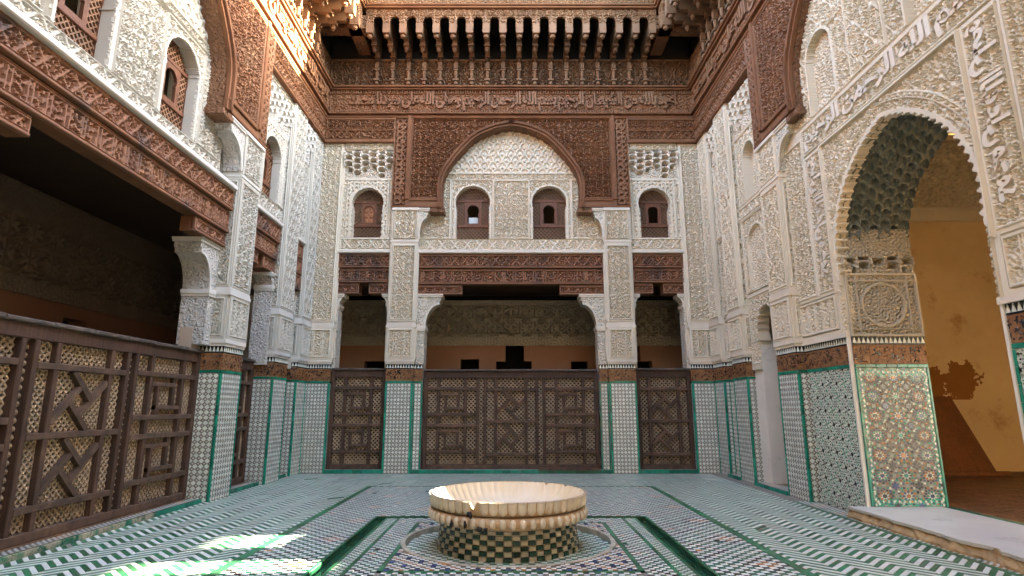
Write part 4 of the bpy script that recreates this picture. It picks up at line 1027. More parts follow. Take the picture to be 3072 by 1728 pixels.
def small_bay(fr, parent, u0, u1, S, res, kind='gate', shutter=False):
    """narrow bay: stalactites, latticed window, ledge, beams, small capitals"""
    c = (u0+u1)/2; w = u1-u0; hw = min(.37, w*.31); h = -.12
    wi = win_inside(c, hw, 5.34, 6.58)
    rects = [(u0+.02, u1-.02, 5.06, 5.32, DI, .02), (u0+.02, c-hw-.16, 5.34, 6.80, AR2, .02), (c+hw+.16, u1-.02, 5.34, 6.80, AR2, .02), (c-hw-.15, c+hw+.15, 5.34, 6.78, P_star(.09), .025)]
    L0 = layout(rects, depth=.026)
    def hf(U, Z):
        H = L0(U, Z); R = hw*1.02; d = np.hypot(U-c, Z-(6.58-R)); H = np.where((d > R) & (d < R+.045) & (Z > 6.58-R*1.4), .045, H)
        return np.where((np.abs(np.abs(U-c)-hw-.02) < .025) & (Z > 5.34) & (Z < 6.58-R*1.35), .045, H)
    relief('bay_wall', fr, u0, u1, 5.03, 6.84, res, hf, 'stucco_'+S, parent, base=h, skirt=.16, mask=lambda U, Z: ~wi(U, Z))
    window(fr, parent, c, hw, 5.34, 6.58, h-.13, shutter=shutter)
    muqarnas(fr, u0+.04, u1-.04, 6.84, 7.56, 'plain_'+S, parent, base=h, seed=int(abs(u0)*100))
    mb = MB(); fr.box(mb, u0, u0+.045, h-.05, h+.05, 6.84, 7.70); fr.box(mb, u1-.045, u1, h-.05, h+.05, 6.84, 7.70); obj('bay_frame', mb, 'plain_'+S, parent, kind='stuff')
    panel(fr, 'bay_top_panel', u0+.045, u1-.045, 7.56, 7.71, res, AR2, 'stucco_'+S, parent, base=h+.05, border=.01)
    plain_box(fr, 'ledge', u0, u1, -.5, -.03, 4.955, 5.03, 'plain_'+S, parent, .012)
    beam(fr, parent, u0, u1, 4.61, 4.95, -.09, .45, P_diamond(.2), res); beam(fr, parent, u0, u1, 4.26, 4.595, -.12, .45, P_kufic(.2), res)
    for s, a in ((1, u0), (-1, u1)):
        b = a+s*(w/2-.12); x0, x1 = sorted((a, b)); beam(fr, parent, x0, x1, 4.0, 4.245, -.15, .3, P_diamond(.2), res, name='stub_beam')
        corbel(fr, parent, a, s, .20, 3.99, 3.74, -.48, -.14, S, tail=.07, ztail=2.2, tip=.07)
def gallery_wall(fr, name, label, u0, u1, h, doors, zt, S='gallery_stucco', PK='pink'):
    """dim inner wall of an arcade: star stucco above a pink plaster band with dark doorways"""
    T = thing(name, label, 'wall', fr.pt((u0+u1)/2, h, 0))
    def mask(U, Z):
        k = np.ones(U.shape, bool)
        for a, b, c, d in doors: k &= ~((U > a) & (U < b) & (Z > c) & (Z < d))
        return k
    relief('plaster_wall', fr, u0, u1, 2.30, 3.02, .05, lambda U, Z: np.zeros(U.shape), PK, T, base=h, skirt=.3, mask=mask)
    relief('dark_dado', fr, u0, u1, 0.0, 2.30, .05, lambda U, Z: np.zeros(U.shape), 'shade_dado', T, base=h+.01, skirt=.3, mask=mask)
    def hf(U, Z):
        p = .42; x = (U/p) % 1-.5; z = ((Z-3.3)/p) % 1-.5; r = np.hypot(x, z); a = np.arctan2(z, x)
        x2 = (U/p+.5) % 1-.5; z2 = ((Z-3.3)/p+.5) % 1-.5; r2 = np.hypot(x2, z2); a2 = np.arctan2(z2, x2)
        pet = (r < .40) & (np.abs(np.sin(a*4)) > .30+.6*np.abs(r-.22)*2); pet2 = (r2 < .26) & (np.abs(np.cos(a2*4)) > .45)
        return np.where((Z > 3.28) & (Z < 4.1), np.where((pet & (r > .05)) | pet2, .11, .0), .03+.012*sat(lab(U, Z, .08, 1)))
    relief('star_stucco', fr, u0, u1, 3.02, zt, .022, hf, S, T, base=h, skirt=.05)
    mb = MB(); fr.box(mb, u0, u1, h-1.2, h-1.1, -.1, 4.6); obj('dark_room_wall', mb, 'void', T)
    return T
def room(fr, name, u0, u1, h0, h1, zc, zf=.06):
    """gallery floor and ceiling"""
    mb = MB(); fr.box(mb, u0, u1, h0, h1, zc, zc+.2); o = obj(name+'_ceiling', mb, 'wood_dark'); o['kind'] = 'structure'
    mb = MB(); fr.box(mb, u0, u1, h0, h1, -.2, zf); o = obj(name+'_floor', mb, 'terracotta'); o['kind'] = 'structure'

# ================================================================== far wall
DK = 1.7
WB = thing('carved_facade', 'far wall of the court with pointed wooden arch over two latticed windows', 'wall', (0, 13.3, 0), 'carved walls round the court')
RB = .017
PIB, POB, EB = 2.20, 2.80, 4.46
for s in (-1, 1):
    a, b = sorted((s*PIB, s*POB)); pc = pier(FB, a, b, WB, 'back', RB, depth=.5, lo=True, hi=True, pats=(AR, P_arab(.06, .27, .5, 2), KU), seed=3+s)
    corbel(FB, WB, s*PIB, -s, .28, 6.04, 5.32, -.25, -.002, 'back', tail=.02)
    plain_box(FB, 'capital_block', a-.02, b+.02, -.2, .05, 5.97, 6.045, 'plain_back', WB, .012)
    # jamb of the wide opening and corner pilaster
    a, b = sorted((s*1.99, s*PIB)); dado(FB, a, b, WB, h=-.12, z0=.07, p=.08, seed=9+s)
    plain_box(FB, 'jamb', a, b, -.5, -.155, -.05, 2.4, 'plain_back', WB)
    a, b = sorted((s*4.07, s*4.66)); pier(FB, a, b, WB, 'back', RB, depth=.5, top=7.70, h=-.06, lo=s > 0, hi=s < 0, pats=(SE, AR2, KU), seed=20+s, bands=False)
    a, b = sorted((s*POB, s*4.07)); small_bay(FB, WB, a, b, 'back', RB, shutter=(s < 0))
wide_bay(FB, WB, PIB, 'back', RB)
tympanum(FB, WB, 'back', RB)
upper_wood(FB, WB, -EB-.05, EB+.05, POB+.04, RB)
backing(FB, WB, 'back', [(-4.6, -3.95, 4.66, 11), (3.95, 4.6, 4.66, 11), (-4.6, 4.6, 8.2, 11), (-4.6, 4.6, 6.75, 8.3), (-3.0, -1.45, 4.66, 6.8), (1.45, 3.0, 4.66, 6.8), (-.45, .45, 4.66, 6.8)], h0=-.9, h1=-.53)
# step in front of the far wall
KB = thing('kerb', 'green glazed kerb with striped tile top along the far wall', 'kerb', (0, 12.9, 0))
def kerb(fr, T, segs, h0, h1, zt=.075, gm='green'):
    mb = MB()
    for u0, u1 in segs:
        n = max(1, int((u1-u0)/.2))
        for i in range(n): fr.bevbox(mb, u0+(u1-u0)*i/n, u0+(u1-u0)*(i+1)/n-.003, h1-.035, h1, -.02, zt, .008)
    obj('green_kerb_tiles', mb, gm, T, kind='stuff')
    mb = MB(); st = MB()
    for u0, u1 in segs:
        fr.box(mb, u0, u1, h0, h1-.052, -.02, zt-.008)
        n = int((u1-u0)/.034)
        for i in range(n):
            a = u0+(u1-u0)*i/n; w = (u1-u0)/n; hm = (h0+h1-.052)/2
            for q, (x0, x1) in enumerate(((h1-.056, h1-.056-.035), (h1-.094, h1-.13), (h1-.133, h1-.168), (h1-.171, h1-.206), (h1-.21, h1-.245))):
                if x1 < h0: break
                st.add([fr.pt(a+.002, x0, zt-.002), fr.pt(a+w-.002, x0, zt-.002), fr.pt(a+w-.002, x1, zt-.002), fr.pt(a+.002, x1, zt-.002)], [(0, 1, 2, 3)], 0 if (i+q) % 2 else (2 if ((i//9) % 5 == 2) else 1))
    obj('kerb_bed', mb, 'grout', T); obj('kerb_top_tiles', st, ['white_floor', 'black_floor', 'orange_floor'], T, kind='stuff')
kerb(FB, KB, [(-4.07, -POB-.01), (-PIB+.0, PIB), (POB+.01, 4.07)], -.5, -.01)
GG = 'lattice gates closing the arcades'
gate(FB, -1.96, 1.96, .075, 2.20, -.16, ['square', 'diamond', 'square'], 'wide dark wooden lattice gate of three panels in the middle of the far wall', group=GG)
gate(FB, -4.05, -2.82, .075, 2.22, -.14, ['square'], 'narrow greyish lattice gate with stacked squares at the left of the far wall', group=GG)
gate(FB, 2.82, 4.05, .075, 2.22, -.14, ['diamond'], 'narrow brown lattice gate with two diamonds at the right of the far wall', group=GG)
pl = MB(); slab(pl, .62, 1.95, 12.96, 13.08, .07, .115); tag(obj('plank', pl, 'gate_rail'), 'worn timber sill plank under the right panel of the middle gate', 'plank')
gallery_wall(FB, 'gallery_wall', 'dim inner wall behind the far gates with star stucco and dark doorways', -5.4, 5.4, -2.4, [(-.17, .33, 0, 3.0), (-.42, .56, 0, 2.60), (-1.37, -.86, 0, 2.66), (1.58, 2.03, 0, 2.62), (-3.9, -3.3, 0, 2.6), (2.95, 3.45, 0, 3.0), (2.9, 3.75, 0, 2.6)], 4.25)
room(FB, 'far_gallery', -7.6, 7.6, -2.7, -.36, 4.45)
cdm = MB(); FB.box(cdm, -1.045, -.815, -.60, -.585, 5.80, 6.00); tag(obj('notice_card', cdm, 'card'), 'white card standing in the hatch of the left arch window', 'card')
cdm = MB(); FB.box(cdm, .83, 1.03, -.60, -.585, 5.76, 5.85); tag(obj('notice_card', cdm, 'green'), 'small green strip in the hatch of the right arch window', 'card')

# ================================================================== left wall
RL = .0145; PIL, POL = 2.42, 3.10; EL = 6.30
DK = 1.35
WL = thing('carved_facade', 'left wall of the court with whitish stucco, open arcade and sunlit top frieze', 'wall', (-4.9, 6.7, 0), 'carved walls round the court')
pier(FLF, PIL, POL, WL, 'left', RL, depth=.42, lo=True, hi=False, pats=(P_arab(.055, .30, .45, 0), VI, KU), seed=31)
plain_box(FLF, 'pier', -POL, -PIL, -.42, 0, -.1, 6.04, 'bumpy_left', WL)
for s in (-1, 1):
    corbel(FLF, WL, s*PIL, -s, .55, 6.04, 5.30, -.30, -.002, 'left', tail=.04)
    a, b = sorted((s*PIL, s*POL)); plain_box(FLF, 'capital_block', a-.02, b+.02, -.2, .05, 5.97, 6.045, 'plain_left', WL, .012)
pier(FLF, 4.42, 5.10, WL, 'left', RL, depth=.42, top=7.70, lo=True, hi=False, pats=(AR2, SE, KU), seed=41, bands=False)
pier(FLF, 5.72, EL, WL, 'left', RL, depth=.42, top=7.70, h=-.03, lo=True, hi=False, pats=(AR2, SE, KU), seed=51, bands=False)
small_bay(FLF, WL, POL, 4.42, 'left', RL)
# blind strip between the two far pilasters
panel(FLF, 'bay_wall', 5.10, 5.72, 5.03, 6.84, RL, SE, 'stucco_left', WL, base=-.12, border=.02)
muqarnas(FLF, 5.12, 5.70, 6.84, 7.70, 'plain_left', WL, base=-.12, seed=5)
for z0, z1 in ((4.61, 4.95), (4.26, 4.595), (3.9, 4.24)): beam(FLF, WL, 5.10, 5.72, z0, z1, -.10, .3, DI, RL)
plain_box(FLF, 'ledge', 5.10, 5.72, -.4, -.03, 4.955, 5.03, 'plain_left', WL, .012)
panel(FLF, 'bay_wall', 5.10, 5.72, 2.2, 3.88, RL, AR2, 'stucco_left', WL, base=-.20, border=.02)
wide_bay(FLF, WL, PIL, 'left', RL, .92, (-.64, -.22))
tympanum(FLF, WL, 'left', RL)
plain_box(FLF, 'plaster_block', PIL-.222, PIL-.002, -.60, -.40, 2.15, 2.62, 'pale_pink', WL)
upper_wood(FLF, WL, -6.9, EL+.15, POL+.03, .016)
backing(FLF, WL, 'left', [(-7.5, 7.5, 6.75, 11), (1.45, 3.45, 4.96, 6.8), (-.45, .45, 4.96, 6.8), (-3.2, -1.45, 4.96, 6.8), (4.12, 7.5, 3.8, 6.8), (-7.5, -2.45, -.1, 6.8)], h0=-.8, h1=-.53)
KL = thing('kerb', 'green glazed kerb with checkered tile top along the left wall', 'kerb', (-4.6, 6.7, 0), 'green kerbs at the foot of the walls')
kerb(FLF, KL, [(-4.0, 1.3)], -.40, -.09, .06, 'green_worn'); kerb(FLF, KL, [(1.3, PIL-.01), (POL+.01, 4.41), (5.11, 5.71)], -.40, -.09, .06)
gate(FLF, -2.42, PIL, .06, 2.24, -.36, ['square', 'diamond', 'square'], 'big weathered lattice gate filling the wide opening of the left wall', group=GG, strip=.11, LP=.082)
gate(FLF, POL+.02, 4.40, .06, 2.24, -.38, ['square'], 'narrow lattice gate between the two nearer left pillars', group=GG)
gate(FLF, 5.11, 5.71, .06, 2.24, -.30, ['diamond'], 'slim dark gate in the slot between the two far left pillars', group=GG)
gallery_wall(FLF, 'gallery_wall', 'shadowy inner wall above the big left gate with carved stucco band', -7.0, 6.2, -2.6, [(-1.9, -1.45, 0, 3.0), (.55, 1.0, 0, 2.7), (2.4, 2.9, 0, 2.8), (3.6, 4.2, 0, 2.7)], 4.6, 'shade_stucco', 'shade_pink')
room(FLF, 'left_gallery', -7.2, 6.4, -2.9, -.28, 4.75)

# ================================================================== right wall with the portal
DK = 1.3
WR = thing('carved_facade', 'right wall of the court in warm carved stucco around a tall arched portal', 'wall', (4.9, 6.7, 0), 'carved walls round the court')
RR_ = .0135; PIR, POR = 2.42, 3.12; HP = -.15
PC, PW, PSZ, PTOP = -.06, 1.26, 3.35, 4.98      # portal centre, half width, springing, apex
PA = [(1.26, 2.36), (1.26, 3.15), (1.30, 3.45), (1.27, 3.75), (1.16, 4.08), (.97, 4.38), (.70, 4.64), (.36, 4.85), (0, 4.98)]
PCV = smooth_curve(PA, 6); PZ = np.array([p[1] for p in PCV]); PU = np.array([p[0] for p in PCV])
arc = np.concatenate([[0], np.cumsum(np.hypot(np.diff(PU), np.diff(PZ)))])
def pw(Z):
    w = np.interp(Z, PZ, PU); s = np.interp(Z, PZ, arc); t = np.abs(np.sin(s*PI/.115))
    return np.where(Z > PTOP, -1, np.where(Z > 3.2, w-.07*(1-t)**1.5, w))
def portal_mask(U, Z): return np.abs(U-PC) > pw(Z)
def near_curve(U, Z):
    d = np.full(U.shape, 9.0)
    for k in (-1, 1):
        P = np.array([(PC+k*u, z) for u, z in PCV[::2]])
        for i in range(len(P)-1):
            a, b = P[i], P[i+1]; v = b-a; L2 = (v**2).sum(); t = np.clip(((U-a[0])*v[0]+(Z-a[1])*v[1])/L2, 0, 1)
            d = np.minimum(d, np.hypot(U-a[0]-t*v[0], Z-a[1]-t*v[1]))
    return d
def portal_h(U, Z):
    A0, A1 = PC-1.33, PC+1.33           # inside of the rectangular frame
    rects = [(-2.42, 2.42, 6.9, 8.3, P_arab(.05, .40, .52, 0), 0), (-2.42, 2.42, 5.75, 6.9, P_arab(.05, .36, .5, 1), .02), (PC-1.85, PC+1.85, 5.26, 5.72, P_vine(.045, 2), .04),
             (A0, A1, 2.36, 5.20, P_arab(.052, .34, .46, 1), 0.02), (A1+.05, PC+1.82, 3.05, 5.22, P_vine(.045, 2), .035), (PC-1.82, A0-.05, 3.05, 5.22, P_vine(.045, 2), .035),
             (A1+.08, 2.42, 2.47, 3.0, KU, .05), (-2.42, A0-.08, 2.47, 3.0, KU, .05), (PC+1.86, 2.42, 3.05, 5.6, P_arab(.05, .24, .34, 0), .03), (-2.42, PC-1.86, 3.05, 5.6, P_arab(.05, .24, .34, 0), .03),
             (-.38, .38, 5.78, 7.2, P_arab(.05, .38, .55, 2), .035)]
    H = layout(rects, depth=.03)(U, Z)
    sel = (Z > 3.0) & (Z < 5.25) & (np.abs(U-PC) < 1.36); d = np.full(U.shape, 9.0); d[sel] = near_curve(U[sel], Z[sel])
    inside = np.abs(U-PC) < 1.33
    H = np.where(inside & (d < .05) & (Z > 3.15), .035, H); H = np.where(inside & (d > .185) & (d < .215) & (Z > 3.3), .02+.035*(np.sin(np.arctan2(Z-3.6, U-PC)*90) > -.2), H)
    H = np.where(inside & ((np.abs(d-.17) < .012) | (np.abs(d-.235) < .012)) & (Z > 3.3), .045, H)
    for c in (-1.08, 1.08):              # blind niches above
        R = .33; dd = np.hypot(U-c, Z-6.65); niche = (((np.abs(U-c) < R) & (Z > 5.78) & (Z < 6.65)) | ((dd < R) & (Z >= 6.65)))
        e = np.where(Z < 6.65, np.abs(np.abs(U-c)-R), np.abs(dd-R))
        H = np.where(niche, -.09+.022*sat(lab(U, Z, .055, 1)), H); H = np.where((e < .045) & ~niche & (Z > 5.78) & (Z < 7.1), .045, H)
    fr_ = (np.abs(np.abs(U-PC)-1.345) < .018) & (Z < 5.24) & (Z > 3.0) | (np.abs(Z-5.225) < .02) & (np.abs(U-PC) < 1.36)
    return np.where(fr_, .075, H)
relief('portal_wall', FRT, -2.6, PIR, 2.36, 8.3, RR_, portal_h, 'stucco_right', WR, base=HP, skirt=.12, mask=lambda U, Z: portal_mask(U, Z) & ((np.abs(U) < 1.78) | (Z < 6.1)))
lettering('inscription', FRT, TXT2, PC+1.78, PC-1.78, 5.31, 5.68, HP+.012, .035, 'plain_right', WR)
lettering('inscription', FRT, TXT3, PC-1.77, PC-1.42, 3.28, 5.18, HP+.012, .038, 'plain_right', WR, vertical=-1)
lettering('inscription', FRT, TXT3, PC+1.42, PC+1.77, 3.28, 5.18, HP+.012, .030, 'plain_right', WR, vertical=-1)
# wall body around the opening
mb = MB()
for a, b in ((PC+PW, PIR+.05), (-2.6, PC-PW)): FRT.box(mb, a, b, -1.15, HP-.05, -.2, 3.15)
obj('wall_body', mb, 'mass', WR, kind='stuff')
mb = MB(); PF = [(PC-u*1.12-.1, 3.15+(z-3.15)*1.12) for u, z in PCV[6:]]+[(PC+u*1.12+.1, 3.15+(z-3.15)*1.12) for u, z in reversed(PCV[6:-1])]
FRT.prism(mb, [(-2.6, 3.15)]+PF+[(PIR+.05, 3.15), (PIR+.05, 8.3), (-2.6, 8.3)], -1.15, HP-.13)
obj('wall_body', mb, 'gallery_stucco', WR)
# tiled dado either side of the portal
dado(FRT, PC+PW+.035, PIR, WR, h=HP, z0=.0, kind='ros', p=.20, seed=61, bed='white_tile', colours=(6, 2, 6, 3), left=True, right=False)
dado(FRT, -2.6, PC-PW-.035, WR, h=HP, z0=.0, kind='ros', p=.19, seed=62, bed='white_tile', colours=(6, 2, 6, 3))
for a in (PC+PW-.0, PC-PW-.035): plain_box(FRT, 'corner_strip', a, a+.035, -.3, HP+.03, 0, 2.36, 'white_plaster', WR, .006)
mbm = MB(); FRT.box(mbm, PC+PW, PIR, -.4, HP+.045, 2.356, 2.42); FRT.box(mbm, -2.6, PC-PW, -.4, HP+.045, 2.356, 2.42); obj('moulding', mbm, 'plain_right', WR, kind='stuff')
# jambs inside the portal
for k, sg in ((1, -1), (-1, 1)):
    J = Frame(FRT.pt(PC+k*PW, HP, 0), (1, 0, 0), (0, sg, 0)); w0, w1 = .02, 1.02
    dado(J, w0, w1, WR, h=.012, z0=.14, kind='ros', p=.27, seed=70+k, colours=(2, 4, 5, 3), n0=8, bed='grout_dark', dense=True)
    bd = MB()
    for i in range(26):
        zz = .16+i*.07
        for uu in (w0+.06, w1-.06): J.prism(bd, [(uu-.016, zz), (uu, zz-.02), (uu+.016, zz), (uu, zz+.02)], .015, .023)
    for i in range(13):
        uu = w0+.09+i*.069; J.prism(bd, [(uu-.016, 1.87), (uu, 1.85), (uu+.016, 1.87), (uu, 1.89)], .015, .023); J.prism(bd, [(uu-.016, .20), (uu, .18), (uu+.016, .20), (uu, .22)], .015, .023)
    obj('jamb_border_tiles', bd, 'white_tile', WR, kind='stuff')
    bg = MB(); J.box(bg, w0+.03, w0+.09, .0, .0145, .14, 1.92); J.box(bg, w1-.09, w1-.03, .0, .0145, .14, 1.92); J.box(bg, w0+.09, w1-.09, .0, .0145, 1.82, 1.92); J.box(bg, w0+.09, w1-.09, .0, .0145, .14, .24)
    obj('jamb_border', bg, 'green', WR, kind='stuff')
    def jh(U, Z):
        c0 = (w0+w1)/2; r = np.hypot(U-c0, Z-2.80); H = .02*sat(lab(U, Z, .045, 0))
        H = np.where(np.abs(r-.30) < .018, .035, H); H = np.where((np.abs(np.abs(U-c0)-.36) < .012) | (np.abs(np.abs(Z-2.80)-.34) < .012), .035, H)
        e = np.minimum(np.minimum(U-w0, w1-U), np.minimum(Z-2.36, 3.25-Z)); return np.where(e < .03, .04, H)
    relief('jamb_panel', J, w0, w1, 2.36, 3.25, .0125, jh, 'gallery_stucco', WR, base=.0, skirt=.02)
    muqarnas(J, w0, w1, 3.25, 3.50, 'gallery_stucco', WR, base=.0, proj=.09, cell=.19, res=.0125, rows_min=1, rows_max=2, seed=80)
    relief('jamb_lattice', J, w0, w1, 3.50, 3.90, .0125, lambda U, Z: .03*sat(lab(U, Z, .05, 2))-.012, 'gallery_stucco', WR, base=.0, skirt=.02)
# stalactite soffit of the portal
def portal_soffit():
    P = [(-u, z) for u, z in PCV if z > 3.7]; P = P+[(-u, z) for u, z in reversed(P[:-1])]
    P = np.array([(p[0]+PC, p[1]) for p in P]); s = np.concatenate([[0], np.cumsum(np.hypot(*np.diff(P, axis=0).T))]); L_ = s[-1]
    ns, nd = 300, 98; ss = np.linspace(0, L_, ns+1); cu = np.interp(ss, s, P[:, 0]); cz = np.interp(ss, s, P[:, 1])
    du = np.gradient(cu); dz = np.gradient(cz); l = np.hypot(du, dz); nu_, nz_ = dz/l, -du/l       # towards the inside
    SS, DD = np.meshgrid(ss, np.linspace(0, .98, nd+1), indexing='ij')
    S2 = np.where(SS > L_/2, L_-SS, SS); ci = np.floor(DD/.14).astype(int); x = (DD/.14-ci)*2-1; q = S2/.15+.5*(ci % 2); yt = 1-(q-np.floor(q))
    top = .12+.42*np.abs(x)**2; ins = (yt > top) & (np.abs(x) < .88); t = np.clip((yt-top)/(1-top), 0, 1)
    disp = np.where(ins, -.13*(1-t)**.8*np.sqrt(np.clip(1-x*x, 0, 1)), .03*yt)+.006*lab(SS, DD, .05, 1)+.012*lab(SS, DD, .4, 2)
    Uu = cu[:, None]+nu_[:, None]*disp; Zz = cz[:, None]+nz_[:, None]*disp
    V = FRT.pts(Uu.ravel(), (HP-.03-DD).ravel(), Zz.ravel()); idx = np.arange(V.shape[0]).reshape(ns+1, nd+1)
    Q = np.stack([idx[:-1, :-1], idx[:-1, 1:], idx[1:, 1:], idx[1:, :-1]], -1).reshape(-1, 4)
    o = bpy.data.objects.new('stalactite_soffit', fast_mesh('stalactite_soffit', V, Q, ['soffit'])); link(o, WR)
portal_soffit()
# piers and bays beyond the portal
pier(FRT, PIR, POR, WR, 'right', RR_, depth=.42, lo=True, hi=False, pats=(P_arab(.055, .27, .36, 2), AR2, KU), seed=91)
plain_box(FRT, 'pier', -3.12, -2.6, -.42, 0, -.1, 6.04, 'bumpy_right', WR)
for s in (-1, 1):
    corbel(FRT, WR, s*PIR, -s, .50, 6.04, 5.30, -.30, -.002, 'right', tail=.04)
    a, b = sorted((s*PIR, s*POR)); plain_box(FRT, 'capital_block', a-.02, b+.02, -.2, .05, 5.97, 6.045, 'plain_right', WR, .012)
pier(FRT, 4.42, 5.10, WR, 'right', RR_, depth=.42, top=7.70, lo=True, hi=False, pats=(SE, AR, KU), seed=101, bands=False)
pier(FRT, 5.72, EL, WR, 'right', RR_, depth=.42, top=7.70, h=-.03, lo=True, hi=False, pats=(SE, AR2, KU), seed=111, bands=False)
# doorway bay with scalloped arch
DC, DW = 3.68, .37
def door_open(U, Z):
    d = np.hypot(U-DC, Z-2.86); a = np.arctan2(Z-2.86, U-DC); R = .40-.04*(1-np.abs(np.sin(a*9)))
    return ((np.abs(U-DC) < DW) & (Z < 2.62)) | ((d < R) & (Z >= 2.62))
brects = [(POR+.02, 4.40, 5.10, 5.32, DI, .02), (POR+.04, 4.38, 5.36, 6.80, AR2, .03), (POR+.04, 4.38, 3.55, 5.06, P_arab(.055, .28, .4, 1), .035), (POR+.06, 4.36, 2.2, 3.50, P_vine(.05, 0), .03)]
def bay_h(U, Z):
    H = layout(brects, depth=.028)(U, Z)
    for c, R, zb, zc in ((3.77, .26, 5.40, 6.25), (3.77, .36, 3.62, 4.45)):
        dd = np.hypot(U-c, Z-zc); n = (((np.abs(U-c) < R) & (Z > zb) & (Z < zc)) | ((dd < R) & (Z >= zc))); e = np.where(Z < zc, np.abs(np.abs(U-c)-R), np.abs(dd-R))
        H = np.where(n, (-.16 if zb > 5 else -.03)+.02*sat(lab(U, Z, .055, 1)), H); H = np.where((e < .04) & ~n & (Z > zb), .045, H)
    return H
relief('bay_wall', FRT, POR, 4.42, 2.1, 6.84, RR_, bay_h, 'stucco_right', WR, base=-.15, skirt=.2, mask=lambda U, Z: ~door_open(U, Z))
muqarnas(FRT, POR+.04, 4.38, 6.84, 7.70, 'plain_right', WR, base=-.15, proj=.30, seed=6)
mb = MB(); FRT.box(mb, DC+DW, 4.43, -1.1, -.16, .06, 2.62); FRT.box(mb, POR-.02, DC-DW, -1.1, -.16, .06, 2.62)
obj('door_jamb', mb, 'white_plaster', WR, kind='stuff')
mb = MB(); FRT.box(mb, POR, 4.42, -1.3, -1.1, 0, 3.6); FRT.box(mb, POR, 4.42, -1.1, -.3, 3.35, 3.5); obj('passage_wall', mb, 'void', WR, kind='stuff')
# blind narrow bay
panel(FRT, 'bay_wall', 5.10, 5.72, 5.06, 6.84, RR_, SE, 'stucco_right', WR, base=-.15, border=.02)
panel(FRT, 'bay_wall', 5.10, 5.72, 3.30, 5.03, RR_, P_arab(.05, .2, .3, 0), 'stucco_right', WR, base=-.15, border=.04)
panel(FRT, 'bay_wall', 5.10, 5.72, 2.36, 3.27, RR_, KU, 'stucco_right', WR, base=-.15, border=.05)
muqarnas(FRT, 5.12, 5.70, 6.84, 7.70, 'plain_right', WR, base=-.15, seed=7)
dado(FRT, 5.10, 5.72, WR, h=-.15, z0=.05, seed=120)
upper_wood(FRT, WR, -6.9, EL+.15, POR+.03, .016, left_is_low=False)
backing(FRT, WR, 'right', [(-7.5, 7.5, 6.75, 11), (3.0, 7.5, 3.6, 6.8), (4.4, 7.5, -.1, 3.6), (-7.5, -2.6, -.1, 6.8)], h0=-.8, h1=-.40)
KR = thing('kerb', 'green glazed kerb under the narrow doorway and blind bay of the right wall', 'kerb', (4.6, 10.5, 0), 'green kerbs at the foot of the walls')
kerb(FRT, KR, [(POR+.01, 4.41), (5.11, 5.71)], -.32, .04, .06)

# portal threshold, vestibule
mb = MB(); r = random.Random(12); ys = np.linspace(4.0, 7.93, 60); P0 = []
for y in ys: P0.append((4.40+.012*math.sin(y*7)+r.uniform(-.012, .012)+(.05 if 5.55 < y < 5.85 else 0)+(.03 if 5.1 < y < 5.2 else 0), y))
n = len(P0); vs = [(x, y, .135) for x, y in P0]+[(5.62, y, .135) for y in ys]+[(x+.01, y, .10) for x, y in P0]
mb.add(vs, [(i, n+i, n+i+1, i+1) for i in range(n-1)]+[(2*n+i, i, i+1, 2*n+i+1) for i in range(n-1)])
th = thing('threshold_slab', 'white veined marble threshold with broken stone edge in the portal', 'threshold', (4.9, 6.6, 0))
obj('marble_top', mb, 'marble', th)
mb = MB(); vs = []
for i, (x, y) in enumerate(P0):
    for z in (-.01, .03, .065, .10, .128): vs.append((x+.02+r.uniform(-.022, .012)+(.015 if z > .09 else 0)-(.035 if z < .04 else 0), y, z))
mb.add(vs, [(i*5+k, (i+1)*5+k, (i+1)*5+k+1, i*5+k+1) for i in range(n-1) for k in range(4)]); obj('broken_edge', mb, 'rubble', th)
mb = MB(); slab(mb, 4.47, 5.62, 4.0, 7.95, -.05, .128); obj('bedding', mb, 'rubble', th)
mb = MB(); slab(mb, 5.635, 5.71, 4.0, 9.5, .05, .137); o = obj('green_strip', mb, 'green', th)
VR = thing('vestibule_floor', None, None, (8, 8, 0), kind='structure')
mb = MB(); slab(mb, 5.62, 10.8, 3.5, 12.6, -.2, .12); obj('floor_bed', mb, 'terra_joint', VR)
mb = MB(); tx = 5.72; a = 0
for i in range(30):
    for j in range(60):
        x = 5.73+i*.17; y = 3.6+j*.15+(i % 2)*.075
        if x < 10.7 and y < 12.4: slab(mb, x+.010, x+.160, y+.010, y+.140, .11, .127+random.uniform(-.001, .001))
obj('terracotta_tiles', mb, 'terracotta', VR, kind='stuff')
VW = thing('vestibule_wall', 'ochre plastered vestibule seen through the portal', 'wall', (8.2, 12.3, 0))
mb = MB(); slab(mb, 5.3, 10.9, 12.2, 12.5, 0, 5.45); slab(mb, 5.3, 5.66, 8.02, 12.2, 0, 7.6)
obj('ochre_wall', mb, 'ochre', VW, kind='stuff')
VF = Frame((0, 12.2, 0), (1, 0, 0), (0, -1, 0))
relief('stucco_frieze', VF, 5.4, 10.6, 5.45, 7.5, .03, layout([(5.4, 8.3, 5.7, 7.4, P_arab(.10, .5, .8, 0), .06), (8.5, 10.6, 5.7, 7.4, P_arab(.10, .5, .8, 0), .06)], depth=.05), 'gallery_stucco', VW, base=.0, skirt=.2)
